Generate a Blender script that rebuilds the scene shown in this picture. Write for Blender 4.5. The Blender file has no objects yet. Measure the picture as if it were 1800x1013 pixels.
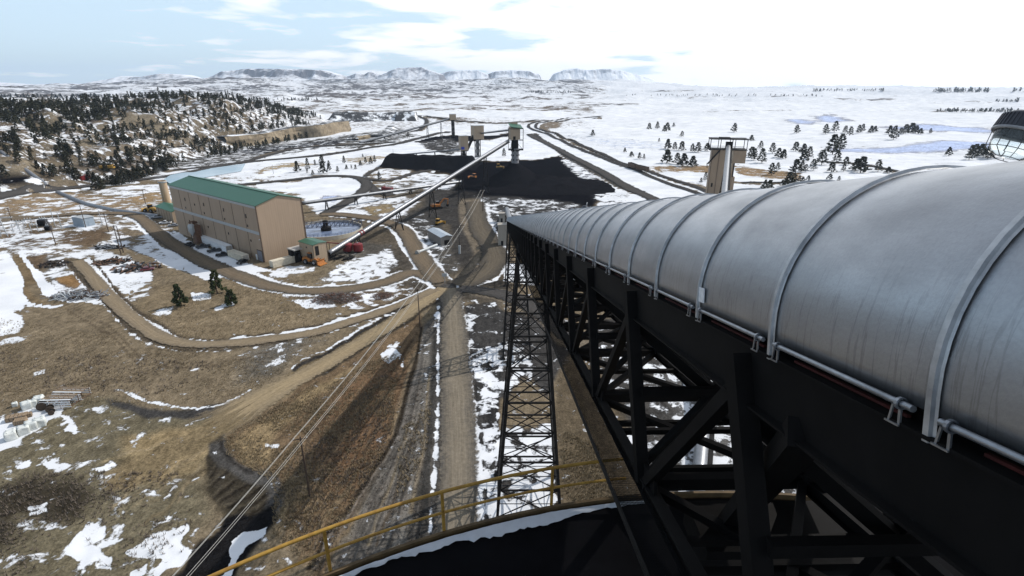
import bpy, bmesh, math, random
import numpy as np
from mathutils import Vector, Matrix
random.seed(7)
scn = bpy.context.scene
COL = scn.collection
R = math.radians

# ---------------------------------------------------------------- camera
CAMZ = 65.0; FOC = 940.0; PITCH = R(20.7)
SP, CP = math.sin(PITCH), math.cos(PITCH)
cam_d = bpy.data.cameras.new('camera'); cam = bpy.data.objects.new('camera', cam_d); COL.objects.link(cam)
cam.location = (0, 0, CAMZ); cam.rotation_euler = (R(90) - PITCH, 0, 0)
cam_d.sensor_width = 36.0; cam_d.lens = 36.0 * FOC / 1800.0; cam_d.clip_end = 40000; cam_d.clip_start = 0.05
scn.camera = cam

# ---------------------------------------------------------------- noise (numpy)
def _hash(ix, iy, seed):
    n = (ix.astype(np.int64) * 374761393 + iy.astype(np.int64) * 668265263 + seed * 1442695041) & 0x7fffffff
    n = ((n ^ (n >> 13)) * 1274126177) & 0x7fffffff
    n = (n ^ (n >> 16)) & 0xffffff
    return n / float(0xffffff)
def vnoise(x, y, seed=0):
    x = np.asarray(x, float); y = np.asarray(y, float)
    ix = np.floor(x); iy = np.floor(y); fx = x - ix; fy = y - iy
    fx = fx * fx * (3 - 2 * fx); fy = fy * fy * (3 - 2 * fy)
    a = _hash(ix, iy, seed); b = _hash(ix + 1, iy, seed); c = _hash(ix, iy + 1, seed); d = _hash(ix + 1, iy + 1, seed)
    return (a + (b - a) * fx) * (1 - fy) + (c + (d - c) * fx) * fy
def fbm(x, y, seed=0, octv=4):                       # roughly -1..1
    x = np.asarray(x, float); y = np.asarray(y, float)
    s = 0; a = 1; t = 0
    for k in range(octv):
        s = s + a * (vnoise(x * 2 ** k + 17.3 * k, y * 2 ** k - 9.1 * k, seed + k) * 2 - 1); t += a; a *= .5
    return s / t * 1.5
def sstep(a, b, x):
    t = np.clip((x - a) / (b - a), 0, 1); return t * t * (3 - 2 * t)

# ---------------------------------------------------------------- terrain height
PHI_K = np.array([-180, -70, -42, -35, -27, -19, -14, 180.])
FOOT_K = np.array([420, 400, 405, 470, 640, 800, 900, 900.])
def hgt(x, y):
    x = np.asarray(x, float); y = np.asarray(y, float)
    D = np.hypot(x, y) + 1e-6
    phi = np.degrees(np.arctan2(x, y))
    z = 0.22 * fbm(x / 9, y / 9, 3, 3) * (1 - sstep(120, 380, D)) * sstep(20, 50, D)
    z = z + 0.10 * fbm(x / 2.2, y / 2.2, 5, 2) * (1 - sstep(60, 140, D)) * sstep(20, 50, D)
    z = z + 0.9 * fbm(x / 55, y / 55, 8, 3) * sstep(70, 260, D)
    z = z + 5.0 * fbm(x / 170, y / 170, 11, 3) * sstep(420, 900, D)
    z = z + sstep(1100, 5200, D) * (34 + 26 * fbm(x / 800, y / 800, 21, 4)) + sstep(1100, 3000, D) * 19 * fbm(x / 280, y / 170, 25, 4) + sstep(600, 1300, D) * 3.2 * fbm(x / 85, y / 60, 27, 3)
    z = z + sstep(3300, 6600, D) * sstep(-40, -28, phi) * (1 - sstep(7, 22, phi)) * (72 + 34 * fbm(x / 620, y / 420, 45, 4)) + sstep(2600, 6000, D) * 16 * np.abs(fbm(x / 420, y / 230, 47, 4))
    foot = np.interp(phi, PHI_K, FOOT_K)
    wob = 45 * fbm(x / 130, y / 130, 31, 3)
    up = sstep(0, 270, D - foot + wob)
    dn = 1 - .75 * sstep(330, 1100, D - foot)
    g = 1 - sstep(-27, -16.5, phi)
    g = g * sstep(-120, -75, phi)
    rid = up * dn * g
    q = rid * 5; fl = np.floor(q); fr = q - fl
    led = (fl + sstep(.35, .75, fr)) / 5
    rid = .45 * rid + .55 * led
    z = z + 43 * rid * (1 + .16 * fbm(x / 90, y / 90, 33, 3)) + rid * (7 * fbm(x / 30, y / 30, 35, 3) + 2.6 * fbm(x / 9, y / 9, 37, 2))
    return z

def ray(px, py):
    u = (px - 900) / FOC; v = (py - 506.5) / FOC
    return np.array([u, CP - v * SP, -SP - v * CP])
_ss = 14 * 1.006 ** np.arange(1150)
def P(px, py, dz=0.0):
    """where a sight line meets the terrain (+dz): a point standing on the ground"""
    d = ray(px, py); pts = d[None, :] * _ss[:, None]
    zz = CAMZ + pts[:, 2] - dz - hgt(pts[:, 0], pts[:, 1])
    k = int(np.argmax(zz < 0))
    if zz[k] >= 0: k = len(_ss) - 1
    t = _ss[k]
    if k > 0:
        w = zz[k - 1] / (zz[k - 1] - zz[k] + 1e-12); t = _ss[k - 1] + (_ss[k] - _ss[k - 1]) * w
    q = d * t
    return Vector((q[0], q[1], CAMZ + q[2] - dz))
def rise(base, py_top):
    """height of an upright standing on base whose tip has the elevation angle of row py_top"""
    x = 900 + 0
    v = (py_top - 506.5) / FOC
    return CAMZ + (-SP - v * CP) / (CP - v * SP) * base.y - base.z
def AT(px, py, Y):
    d = ray(px, py); s = Y / d[1]
    return Vector((d[0] * s, Y, CAMZ + d[2] * s))
def H(x, y): return float(hgt(x, y))

# ---------------------------------------------------------------- materials
def nodes(name):
    m = bpy.data.materials.new(name); m.use_nodes = True
    nt = m.node_tree; b = nt.nodes['Principled BSDF']
    return m, nt, b
def N(nt, typ, **kw):
    n = nt.nodes.new(typ)
    for k, v in kw.items():
        if k == 'inp':
            for a, c in v.items(): n.inputs[a].default_value = c
        else: setattr(n, k, v)
    return n
def ramp(nt, fac, stops):
    r = N(nt, 'ShaderNodeValToRGB'); e = r.color_ramp.elements
    while len(e) < len(stops): e.new(.5)
    for el, (p, c) in zip(e, stops):
        el.position = p; el.color = (c, c, c, 1) if not hasattr(c, '__len__') else (*c[:3], 1)
    nt.links.new(fac, r.inputs[0]); return r.outputs[0]
def math_n(nt, op, a, b=None, c=None, clamp=False):
    n = N(nt, 'ShaderNodeMath', operation=op); n.use_clamp = clamp
    for i, v in enumerate((a, b, c)):
        if v is None: continue
        if isinstance(v, (int, float)): n.inputs[i].default_value = v
        else: nt.links.new(v, n.inputs[i])
    return n.outputs[0]
def mixc(nt, fac, a, b, blend='MIX'):
    n = N(nt, 'ShaderNodeMix', data_type='RGBA', blend_type=blend)
    for i, v in ((0, fac), (6, a), (7, b)):
        if isinstance(v, (int, float)): n.inputs[i].default_value = v
        elif hasattr(v, '__len__'): n.inputs[i].default_value = (*v[:3], 1)
        else: nt.links.new(v, n.inputs[i])
    return n.outputs[2]
def noise(nt, vec, scale, detail=4, rough=.55, dist=0.0):
    n = N(nt, 'ShaderNodeTexNoise', inp={'Scale': scale, 'Detail': detail, 'Roughness': rough, 'Distortion': dist})
    if vec is not None: nt.links.new(vec, n.inputs['Vector'])
    return n.outputs['Fac']
def objvec(nt, scale=None):
    t = N(nt, 'ShaderNodeTexCoord')
    if scale is None: return t.outputs['Object']
    m = N(nt, 'ShaderNodeMapping'); m.inputs['Scale'].default_value = scale
    nt.links.new(t.outputs['Object'], m.inputs['Vector']); return m.outputs['Vector']
def bump(nt, b, hsock, strength=.5, dist=.1):
    n = N(nt, 'ShaderNodeBump', inp={'Strength': strength, 'Distance': dist}); nt.links.new(hsock, n.inputs['Height'])
    nt.links.new(n.outputs['Normal'], b.inputs['Normal'])
_pm = {}
def pm(name, col, rough=.7, metal=0.0, var=.25, scale=3.0, bmp=0.0, col2=None, stretch=None, spec=.3):
    if name in _pm: return _pm[name]
    m, nt, b = nodes(name); v = objvec(nt, stretch)
    f = noise(nt, v, scale, 5, .6)
    f2 = ramp(nt, f, [(.3, 0), (.7, 1)])
    c2 = col2 or tuple(c * (1 - var) for c in col); c1 = col if col2 else tuple(min(1, c * (1 + var * .6)) for c in col)
    nt.links.new(mixc(nt, f2, c1, c2), b.inputs['Base Color'])
    b.inputs['Roughness'].default_value = rough; b.inputs['Metallic'].default_value = metal
    b.inputs['Specular IOR Level'].default_value = spec
    if bmp: bump(nt, b, f, bmp, .05)
    _pm[name] = m; return m

def cladding(name, col, pitch=.6, axis='X', rough=.55, var=.12, seam=.75):
    """ribbed sheet cladding: fine vertical ribs as bump plus faint weathering"""
    if name in _pm: return _pm[name]
    m, nt, b = nodes(name)
    t = N(nt, 'ShaderNodeTexCoord'); s = N(nt, 'ShaderNodeSeparateXYZ'); nt.links.new(t.outputs['Object'], s.inputs[0])
    d = math_n(nt, 'ADD', s.outputs['X'], s.outputs['Y']) if axis == 'XY' else s.outputs[axis]
    w = math_n(nt, 'FRACT', math_n(nt, 'DIVIDE', d, pitch))
    w = ramp(nt, w, [(0, 1), (.12, .0), (.5, .0), (.62, 1)])
    st = noise(nt, objvec(nt, (1.2, 1.2, .12)), .8, 5, .6)
    f = ramp(nt, st, [(.3, 0), (.75, 1)])
    c = mixc(nt, f, col, tuple(x * (1 - var) for x in col))
    c = mixc(nt, math_n(nt, 'MULTIPLY', w, .10), c, tuple(x * seam for x in col))
    nt.links.new(c, b.inputs['Base Color']); b.inputs['Roughness'].default_value = rough
    bump(nt, b, w, .35, .04)
    _pm[name] = m; return m

# ---------------------------------------------------------------- mesh builder
class MB:
    def __init__(s, o=(0, 0, 0)): s.v = []; s.f = []; s.o = Vector(o)
    def add(s, vs, fs):
        n = len(s.v); s.v += [tuple(Vector(p) - s.o) for p in vs]; s.f += [tuple(i + n for i in f) for f in fs]
    def box(s, c, size, rz=0.0, M=None):
        x, y, z = (k / 2 for k in size); c = Vector(c)
        m = M if M is not None else Matrix.Rotation(rz, 3, 'Z')
        vs = [c + m @ Vector((i * x, j * y, k * z)) for k in (-1, 1) for j in (-1, 1) for i in (-1, 1)]
        s.add(vs, [(0, 2, 3, 1), (4, 5, 7, 6), (0, 1, 5, 4), (2, 6, 7, 3), (0, 4, 6, 2), (1, 3, 7, 5)])
    def beam(s, a, b, w=.2, h=None, up=(0, 0, 1)):
        a, b = Vector(a), Vector(b); h = h or w; d = b - a
        if d.length < 1e-6: return
        L = d.length; d = d.normalized(); u = Vector(up)
        if abs(d.dot(u)) > .98: u = Vector((0, 1, 0))
        r = d.cross(u).normalized(); u = r.cross(d)
        M = Matrix((r, d, u)).transposed(); s.box((a + b) / 2, (w, L, h), M=M)
    def tube(s, a, b, r, n=10, r2=None, caps=True):
        a, b = Vector(a), Vector(b); d = (b - a).normalized(); r2 = r if r2 is None else r2
        u = Vector((0, 0, 1)) if abs(d.z) < .95 else Vector((1, 0, 0))
        x = d.cross(u).normalized(); y = x.cross(d); vs = []
        for p, q in ((a, r), (b, r2)):
            for k in range(n):
                t = 2 * math.pi * k / n; vs.append(p + (x * math.cos(t) + y * math.sin(t)) * q)
        fs = [(k, (k + 1) % n, n + (k + 1) % n, n + k) for k in range(n)]
        if caps: fs += [tuple(range(n))[::-1], tuple(range(n, 2 * n))]
        s.add(vs, fs)
    def path(s, pts, r, n=8):
        pts = [Vector(p) for p in pts]
        for a, b in zip(pts, pts[1:]): s.tube(a, b, r, n)
    def prism(s, prof, a, b, x=None, up=(0, 0, 1)):
        """closed profile [(side, up)] swept from a to b"""
        a, b = Vector(a), Vector(b); d = (b - a).normalized(); u = Vector(up)
        r = d.cross(u).normalized(); u = r.cross(d)
        n = len(prof); vs = [p + r * q[0] + u * q[1] for p in (a, b) for q in prof]
        fs = [(k, (k + 1) % n, n + (k + 1) % n, n + k) for k in range(n)] + [tuple(range(n))[::-1], tuple(range(n, 2 * n))]
        s.add(vs, fs)
    def lathe(s, prof, c=(0, 0, 0), n=24, M=None, closed=False):
        c = Vector(c); vs = []; m = M or Matrix.Identity(3)
        for r_, z_ in prof:
            for k in range(n):
                t = 2 * math.pi * k / n; vs.append(c + m @ Vector((r_ * math.cos(t), r_ * math.sin(t), z_)))
        fs = []
        for j in range(len(prof) - 1):
            for k in range(n):
                fs.append((j * n + k, j * n + (k + 1) % n, (j + 1) * n + (k + 1) % n, (j + 1) * n + k))
        if closed: fs += [tuple(range(n))[::-1], tuple(range((len(prof) - 1) * n, len(prof) * n))]
        s.add(vs, fs)
    def build(s, name, mat, parent=None, smooth=False, bevel=0.0, **tagkw):
        me = bpy.data.meshes.new(name); me.from_pydata(s.v, [], s.f)
        bm = bmesh.new(); bm.from_mesh(me); bmesh.ops.recalc_face_normals(bm, faces=bm.faces); bm.to_mesh(me); bm.free()
        o = bpy.data.objects.new(name, me); COL.objects.link(o)
        if isinstance(mat, (list, tuple)):
            for m in mat: me.materials.append(m)
        else: me.materials.append(mat)
        if smooth:
            me.polygons.foreach_set('use_smooth', [True] * len(me.polygons))
            if smooth != 'all': me.set_sharp_from_angle(angle=R(35))
        if bevel:
            b = o.modifiers.new('bevel', 'BEVEL'); b.width = bevel; b.segments = 2; b.limit_method = 'ANGLE'
        if parent is not None: o.parent = parent
        if tagkw: tag(o, **tagkw)
        return o
def tag(o, label=None, category=None, group=None, kind=None):
    if label: o['label'] = label
    if category: o['category'] = category
    if group: o['group'] = group
    if kind: o['kind'] = kind
    return o
def thing(name, label, category, loc=(0, 0, 0), rz=0.0, group=None):
    o = bpy.data.objects.new(name, None); COL.objects.link(o); o.empty_display_size = .5
    o.location = loc; o.rotation_euler = (0, 0, rz)
    return tag(o, label, category, group)
def copy_tree(o, parent=None):
    c = o.copy(); COL.objects.link(c)
    if parent is not None: c.parent = parent
    for ch in list(o.children): copy_tree(ch, c)
    return c
# ================================================================ GROUND
C_GRASS = (.185, .146, .098); C_BROWN = (.13, .092, .06); C_DIRT = (.24, .182, .112); C_GRAY = (.13, .118, .10)
C_DARK = (.055, .052, .05); C_COAL = (.006, .006, .008); C_ROCK = (.36, .285, .185); C_ICE_SHADE = (.50, .58, .79); C_OLIVE = (.15, .125, .06)  # the ice blue also paints shade on the right-hand snow

az = np.radians(np.concatenate([np.arange(-58, 58.001, .132), np.arange(62, 301, 5.0)]))
rad = [6., 14., 22., 28.]
while rad[-1] < 9300:
    d = rad[-1]; rad.append(d + max(.22, min(d * d / 35000 * 1.9, d * .021)))
rad = np.array(rad)
A, RR = np.meshgrid(az, rad)
GX = (np.sin(A) * RR).ravel(); GY = (np.cos(A) * RR).ravel(); GZ = hgt(GX, GY)
GD = np.hypot(GX, GY); GPHI = np.degrees(np.arctan2(GX, GY))
nA, nR = len(az), len(rad)
tint = np.empty((GX.size, 3)); snow = np.empty(GX.size)

def blend(w, color=None, sn=None):
    global tint, snow
    if color is not None: tint += (np.array(color) - tint) * w[:, None]
    if sn is not None: snow += (sn - snow) * w
# warped coordinates give the painted borders ragged natural edges
wa = np.clip(GD * .012, .4, 14)
WX = GX + wa * fbm(GX / (wa * 4), GY / (wa * 4), 51, 3); WY = GY + wa * fbm(GX / (wa * 4), GY / (wa * 4), 57, 3)

def poly_w(pts, feather, warp=True):
    q = np.array([tuple(P(*p))[:2] for p in pts]); X, Y = (WX, WY) if warp else (GX, GY)
    if np.hypot(*q.T).mean() < 135: feather *= .45
    m = feather + 20
    idx = np.nonzero((X > q[:, 0].min() - m) & (X < q[:, 0].max() + m) & (Y > q[:, 1].min() - m) & (Y < q[:, 1].max() + m))[0]
    x, y = X[idx], Y[idx]; inside = np.zeros(len(idx), bool); dist = np.full(len(idx), 1e9)
    for (x1, y1), (x2, y2) in zip(q, np.roll(q, -1, 0)):
        if y1 != y2:
            c = ((y1 > y) != (y2 > y)) & (x < (x2 - x1) * (y - y1) / (y2 - y1) + x1); inside ^= c
        L = (x2 - x1) ** 2 + (y2 - y1) ** 2 + 1e-9
        t = np.clip(((x - x1) * (x2 - x1) + (y - y1) * (y2 - y1)) / L, 0, 1)
        dist = np.minimum(dist, np.hypot(x - x1 - t * (x2 - x1), y - y1 - t * (y2 - y1)))
    sd = np.where(inside, dist, -dist)
    w = np.zeros(GX.size); w[idx] = sstep(-feather, feather, sd); return w
def line_w(pts, width, feather, warp=True):
    q = np.array([tuple(P(*p))[:2] for p in pts]); X, Y = (WX, WY) if warp else (GX, GY)
    m = feather + width + 16
    idx = np.nonzero((X > q[:, 0].min() - m) & (X < q[:, 0].max() + m) & (Y > q[:, 1].min() - m) & (Y < q[:, 1].max() + m))[0]
    x, y = X[idx], Y[idx]; dist = np.full(len(idx), 1e9)
    for (x1, y1), (x2, y2) in zip(q, q[1:]):
        L = (x2 - x1) ** 2 + (y2 - y1) ** 2 + 1e-9
        t = np.clip(((x - x1) * (x2 - x1) + (y - y1) * (y2 - y1)) / L, 0, 1)
        dist = np.minimum(dist, np.hypot(x - x1 - t * (x2 - x1), y - y1 - t * (y2 - y1)))
    w = np.zeros(GX.size); w[idx] = 1 - sstep(width / 2 - feather, width / 2 + feather, dist); return w
def poly(pts, color=None, sn=None, f=2.0, k=1.0): blend(poly_w(pts, f) * k, color, sn)
def line(pts, wd, color=None, sn=None, f=1.0, k=1.0): blend(line_w(pts, wd, f) * k, color, sn)

tint[:] = C_GRASS; 
far = sstep(230, 520, GD)
snow[:] = .17 + .68 * far
blend(sstep(500, 1200, GD), (.16, .125, .095), .70)
blend(sstep(1800, 3600, GD), (.11, .10, .10), .58)
blend(sstep(1800, 3000, GD) * sstep(10, 22, GPHI), None, .72)
snow += sstep(700, 1200, GD) * (.34 * fbm(GX / 300, GY / 120, 141, 5) - .07)
# right-hand side of the gallery: open snow
blend(sstep(6, 12, GPHI) * sstep(150, 260, GD), (.24, .18, .11), .88)
blend(sstep(10, 18, GPHI) * sstep(260, 420, GD), None, .86)
# rocky ridge on the left: ledges of tan stone where steep, snow between
gz = GZ.reshape(nR, nA); dzr = np.abs(np.gradient(gz, axis=0)) / np.gradient(rad)[:, None]
ridge_m = (1 - sstep(-26, -17, GPHI)) * sstep(-30, 20, GD - np.interp(GPHI, PHI_K, FOOT_K)) * (1 - sstep(500, 800, GD - np.interp(GPHI, PHI_K, FOOT_K))) * sstep(-120, -75, GPHI)
blend(ridge_m, (.135, .105, .075), .47)
blend(ridge_m * sstep(.2, .42, dzr.ravel()), (.215, .18, .13), .22)
blend(ridge_m * sstep(.0, .5, fbm(GX / 60, GY / 60, 71, 3)) * .6, (.10, .08, .055), .44)

poly([(222, 428), (262, 430), (330, 460), (395, 486), (425, 500), (395, 500), (320, 474), (250, 446)], None, .86, 1.2)
poly([(296, 402), (320, 408), (345, 428), (440, 468), (475, 476), (440, 480), (380, 462), (330, 438)], None, .86, 1.2)
poly([(470, 478), (520, 468), (560, 466), (550, 478), (500, 490), (470, 492)], (.2, .17, .13), .6, 1.2)
# ---- left yard (mixed snow / brown)
poly([(-60, 352), (110, 335), (250, 350), (262, 372), (100, 376), (-60, 384)], (.26, .19, .12), .50, 4)
poly([(-60, 380), (110, 376), (260, 370), (300, 400), (330, 440), (400, 470), (300, 455), (200, 430), (215, 470), (260, 490), (272, 520), (225, 540), (150, 470), (110, 470), (30, 452), (-60, 470)], (.185, .145, .10), .60, 2)
poly([(115, 410), (190, 400), (200, 418), (150, 432), (112, 430)], C_BROWN, .45, 2)
poly([(0, 415), (60, 405), (110, 415), (60, 432), (0, 440)], C_BROWN, .62, 2)
poly([(-60, 455), (30, 452), (52, 520), (30, 548), (-60, 560)], None, .95, 1.5)
poly([(15, 452), (50, 455), (75, 478), (70, 500), (48, 505), (60, 522), (100, 540), (120, 545), (60, 540), (35, 522), (42, 495), (30, 478)], (.17, .125, .075), .12, 1)
poly([(50, 452), (85, 450), (90, 475), (70, 476)], C_BROWN, .2, 1)
poly([(82, 455), (108, 452), (130, 480), (150, 500), (182, 520), (180, 528), (120, 528), (98, 515), (85, 490)], C_GRAY, .55, 1.5)
poly([(100, 490), (135, 485), (150, 500), (140, 508), (110, 500)], (.25, .15, .07), .1, 1)
line([(40, 450), (70, 478), (80, 498), (96, 520), (120, 530), (190, 533)], 2.2, None, .92, .6)
line([(30, 530), (50, 540), (110, 540)], 2.0, None, .9, .6)
poly([(165, 445), (230, 450), (270, 480), (265, 492), (215, 500), (180, 470)], (.2, .17, .14), .72, 1.5)
# grass field and hummocks
poly([(-60, 560), (190, 545), (330, 615), (560, 585), (600, 610), (440, 700), (380, 715), (180, 690), (-60, 720)], C_GRASS, .10, 3)
poly([(215, 560), (280, 500), (420, 485), (470, 505), (560, 520), (600, 530), (560, 575), (430, 595), (330, 600), (270, 585)], (.20, .155, .10), .10, 2)
poly([(430, 620), (520, 590), (560, 600), (470, 660), (420, 670)], C_GRAY, .3, 4)
poly([(0, 550), (30, 558), (38, 575), (24, 590), (0, 592), (-40, 570)], None, .85, 1)
poly([(5, 595), (48, 598), (30, 606), (0, 606)], None, .7, .8)
poly([(48, 660), (72, 655), (70, 663), (52, 670)], None, .75, .5)
poly([(335, 513), (372, 512), (370, 522), (340, 528)], None, .85, .6)
poly([(265, 545), (310, 535), (308, 548), (275, 555)], None, .62, 1)
poly([(375, 537), (405, 532), (403, 540), (380, 543)], None, .75, .5)
# dirt pad left front
poly([(-60, 735), (60, 740), (130, 700), (200, 700), (260, 722), (350, 722), (405, 735), (385, 790), (350, 830), (370, 900), (330, 960), (250, 1040), (-80, 1040)], (.15, .128, .085), .27, 4)
poly([(225, 770), (400, 735), (385, 790), (345, 830), (270, 850), (220, 830)], (.26, .195, .11), .05, 5)
poly([(190, 702), (240, 712), (300, 722), (400, 705), (420, 700), (395, 725), (330, 735), (260, 735), (200, 715)], C_DARK, .12, 1.2)
line([(218, 690), (265, 705), (320, 715), (380, 712), (430, 690)], .7, None, .85, .4)
poly([(-60, 745), (0, 740), (100, 700), (120, 722), (50, 765), (55, 775), (0, 790), (-60, 800)], None, .93, 1)
poly([(100, 735), (120, 738), (140, 755), (135, 772), (105, 765), (118, 752)], None, .72, .6)
poly([(30, 820), (60, 806), (68, 812), (45, 824)], None, .82, .4)
poly([(82, 815), (115, 800), (118, 806), (100, 815), (118, 825), (104, 833), (88, 828)], None, .74, .4)
poly([(172, 828), (200, 812), (214, 820), (200, 828), (180, 832)], None, .7, .4)
poly([(0, 860), (70, 830), (160, 870), (130, 920), (40, 900), (20, 940), (-20, 990), (-60, 900)], (.05, .042, .03), .13, 4)
poly([(55, 890), (92, 880), (90, 895), (60, 905)], None, .72, .5)
poly([(120, 962), (150, 925), (185, 930), (180, 950), (155, 965), (190, 995), (165, 1000)], None, .78, .8)
poly([(170, 985), (195, 985), (190, 1010), (165, 1005)], None, .8, .6)
poly([(225, 975), (300, 930), (335, 920), (340, 930), (310, 955), (345, 968), (330, 985), (290, 1010), (270, 1030), (290, 985), (260, 985)], None, .80, .8)
poly([(232, 1010), (262, 995), (258, 1013), (235, 1030)], None, .85, .5)
# black shadow and shaded bank by the brown field, painted into the ground
poly([(365, 800), (385, 790), (395, 812), (430, 840), (475, 860), (470, 895), (440, 930), (400, 905), (360, 865)], (.06, .05, .035), .10, 2)
poly([(400, 905), (475, 888), (482, 915), (430, 980), (390, 1040), (290, 1040), (330, 985), (350, 960), (385, 930)], (.012, .012, .014), .08, 1.5)
line([(384, 765), (386, 792), (405, 815), (440, 835), (478, 850), (482, 880), (474, 900)], 2.2, (.13, .125, .12), .3, .8)
poly([(400, 960), (425, 930), (470, 920), (465, 935), (430, 960), (390, 1030), (380, 1030), (408, 975)], None, .88, .8)
# brown field right of the tan road
poly([(740, 545), (660, 605), (560, 665), (440, 735), (392, 760), (390, 795), (440, 832), (480, 850), (485, 885), (560, 1040), (600, 950), (640, 880), (690, 775), (720, 640), (745, 580)], (.155, .108, .066), .10, 2)
poly([(410, 770), (560, 680), (640, 640), (560, 700), (480, 760), (470, 820), (430, 815)], (.27, .20, .115), .12, 3)
poly([(600, 690), (700, 620), (715, 650), (680, 770), (620, 880), (560, 860), (560, 760)], (.15, .092, .054), .05, 5)
poly([(495, 850), (540, 820), (545, 870), (500, 905), (480, 940)], (.26, .20, .12), .15, 2)
poly([(668, 624), (684, 612), (700, 598), (706, 612), (704, 626), (690, 636), (676, 632)], None, .78, 2.2, 1)
poly([(704, 622), (714, 630), (710, 646), (704, 638)], None, .62, .8)
poly([(458, 782), (488, 780), (486, 788), (462, 787)], None, .8, .4)
# grey gravel strip + ditch between the field and the haul road
poly([(748, 570), (775, 540), (782, 560), (772, 700), (762, 840), (755, 1040), (575, 1040), (640, 890), (695, 778), (728, 650)], (.11, .10, .088), .12, 1.5)
line([(762, 600), (757, 700), (745, 800), (715, 905), (690, 1000)], 3.0, (.17, .155, .135), .30, 1.2)
line([(770, 570), (768, 700), (752, 850), (735, 1000)], 3.4, (.045, .043, .04), .08, 1.0)
poly([(768, 545), (778, 548), (774, 575), (762, 572)], None, .85, .5)
line([(779, 555), (775, 620)], .8, None, .95, .3)
# right of the haul road: snow with dark streaks under the gallery
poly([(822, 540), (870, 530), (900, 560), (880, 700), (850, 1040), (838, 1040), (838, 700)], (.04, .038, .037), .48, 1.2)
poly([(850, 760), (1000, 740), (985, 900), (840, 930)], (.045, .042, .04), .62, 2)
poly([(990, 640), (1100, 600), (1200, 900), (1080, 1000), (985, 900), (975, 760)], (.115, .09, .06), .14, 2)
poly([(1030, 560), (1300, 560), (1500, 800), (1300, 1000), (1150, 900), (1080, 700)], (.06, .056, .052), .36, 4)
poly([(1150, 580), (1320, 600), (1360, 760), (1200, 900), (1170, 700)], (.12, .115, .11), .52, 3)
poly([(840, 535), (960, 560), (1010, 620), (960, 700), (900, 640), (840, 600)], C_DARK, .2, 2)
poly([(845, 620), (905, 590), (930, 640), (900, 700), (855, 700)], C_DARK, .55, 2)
# snow banks of the central junction
poly([(895, 462), (935, 462), (930, 500), (888, 495)], None, .95, 1)
poly([(505, 522), (560, 512), (620, 508), (735, 492), (750, 512), (640, 545), (560, 545)], (.15, .115, .08), .42, 2)
poly([(520, 530), (560, 525), (575, 540), (545, 543)], None, .9, .7)
poly([(640, 520), (668, 515), (672, 525), (645, 528)], None, .9, .5)
poly([(560, 500), (600, 465), (660, 440), (690, 430), (704, 465), (690, 482), (640, 495)], (.17, .15, .125), .62, 2)
poly([(560, 460), (640, 455), (690, 430), (640, 425), (585, 450)], C_GRAY, .3, 2)
poly([(640, 455), (690, 440), (702, 465), (670, 478)], None, .9, 1)
poly([(700, 380), (755, 360), (780, 400), (800, 440), (800, 470), (770, 490), (740, 465), (712, 415), (690, 392)], (.085, .079, .072), .72, 1.5)
poly([(770, 440), (810, 435), (840, 450), (810, 480), (780, 480)], C_GRAY, .42, 2)
poly([(800, 360), (845, 370), (850, 430), (825, 480), (800, 440), (795, 390), (770, 385)], (.055, .05, .046), .22, 2)
poly([(830, 400), (900, 395), (900, 430), (880, 470), (845, 470)], (.07, .064, .058), .52, 2)
poly([(745, 340), (800, 325), (850, 345), (850, 380), (800, 395), (760, 392), (745, 370)], (.055, .052, .05), .18, 2.5)
poly([(850, 372), (900, 355), (960, 365), (965, 385), (880, 395), (845, 388)], C_GRAY, .72, 2)
# coal yard
poly([(652, 293), (680, 281), (900, 283), (985, 274), (1012, 286), (1050, 308), (1078, 330), (1045, 366), (985, 382), (930, 352), (880, 350), (830, 352), (795, 345), (815, 320), (790, 305), (720, 300)], C_COAL, .02, 3)
poly([(985, 280), (1012, 282), (1060, 320), (1120, 352), (1090, 366), (1050, 352), (1020, 310)], (.03, .03, .034), .62, 4)
poly([(770, 306), (815, 318), (800, 335), (740, 330), (720, 312)], (.12, .11, .10), .72, 3)
poly([(716, 246), (760, 240), (905, 232), (905, 240), (850, 248), (760, 258), (700, 252)], C_COAL, .08, 6)
poly([(640, 275), (700, 250), (740, 250), (810, 272), (900, 270), (900, 282), (680, 280)], None, .92, 4)
poly([(735, 250), (800, 244), (830, 262), (800, 275), (750, 262)], C_DARK, .3, 6)
_w = poly_w([(600, 400), (690, 345), (760, 330), (850, 340), (905, 395), (895, 530), (760, 525), (690, 490), (640, 440)], 4)
blend(_w * .6, (.048, .044, .04)); snow *= 1 - .34 * _w
_m = sstep(215, 270, GD) * (1 - sstep(430, 560, GD)) * (1 - sstep(-2, 6, GPHI)); snow -= _m * (.10 + .12 * fbm(GX / 26, GY / 26, 171, 3))
snow -= (1 - sstep(150, 230, GD)) * sstep(100, 140, GD) * .08 * (snow > .5)
# the pale right half of the plain keeps more snow
blend(sstep(14, 24, GPHI) * sstep(420, 600, GD) * (1 - sstep(900, 1500, GD)) * .6, None, .84)
poly([(838, 345), (960, 350), (1062, 366), (990, 396), (900, 402), (840, 402)], C_DARK, .42, 2)
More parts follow.
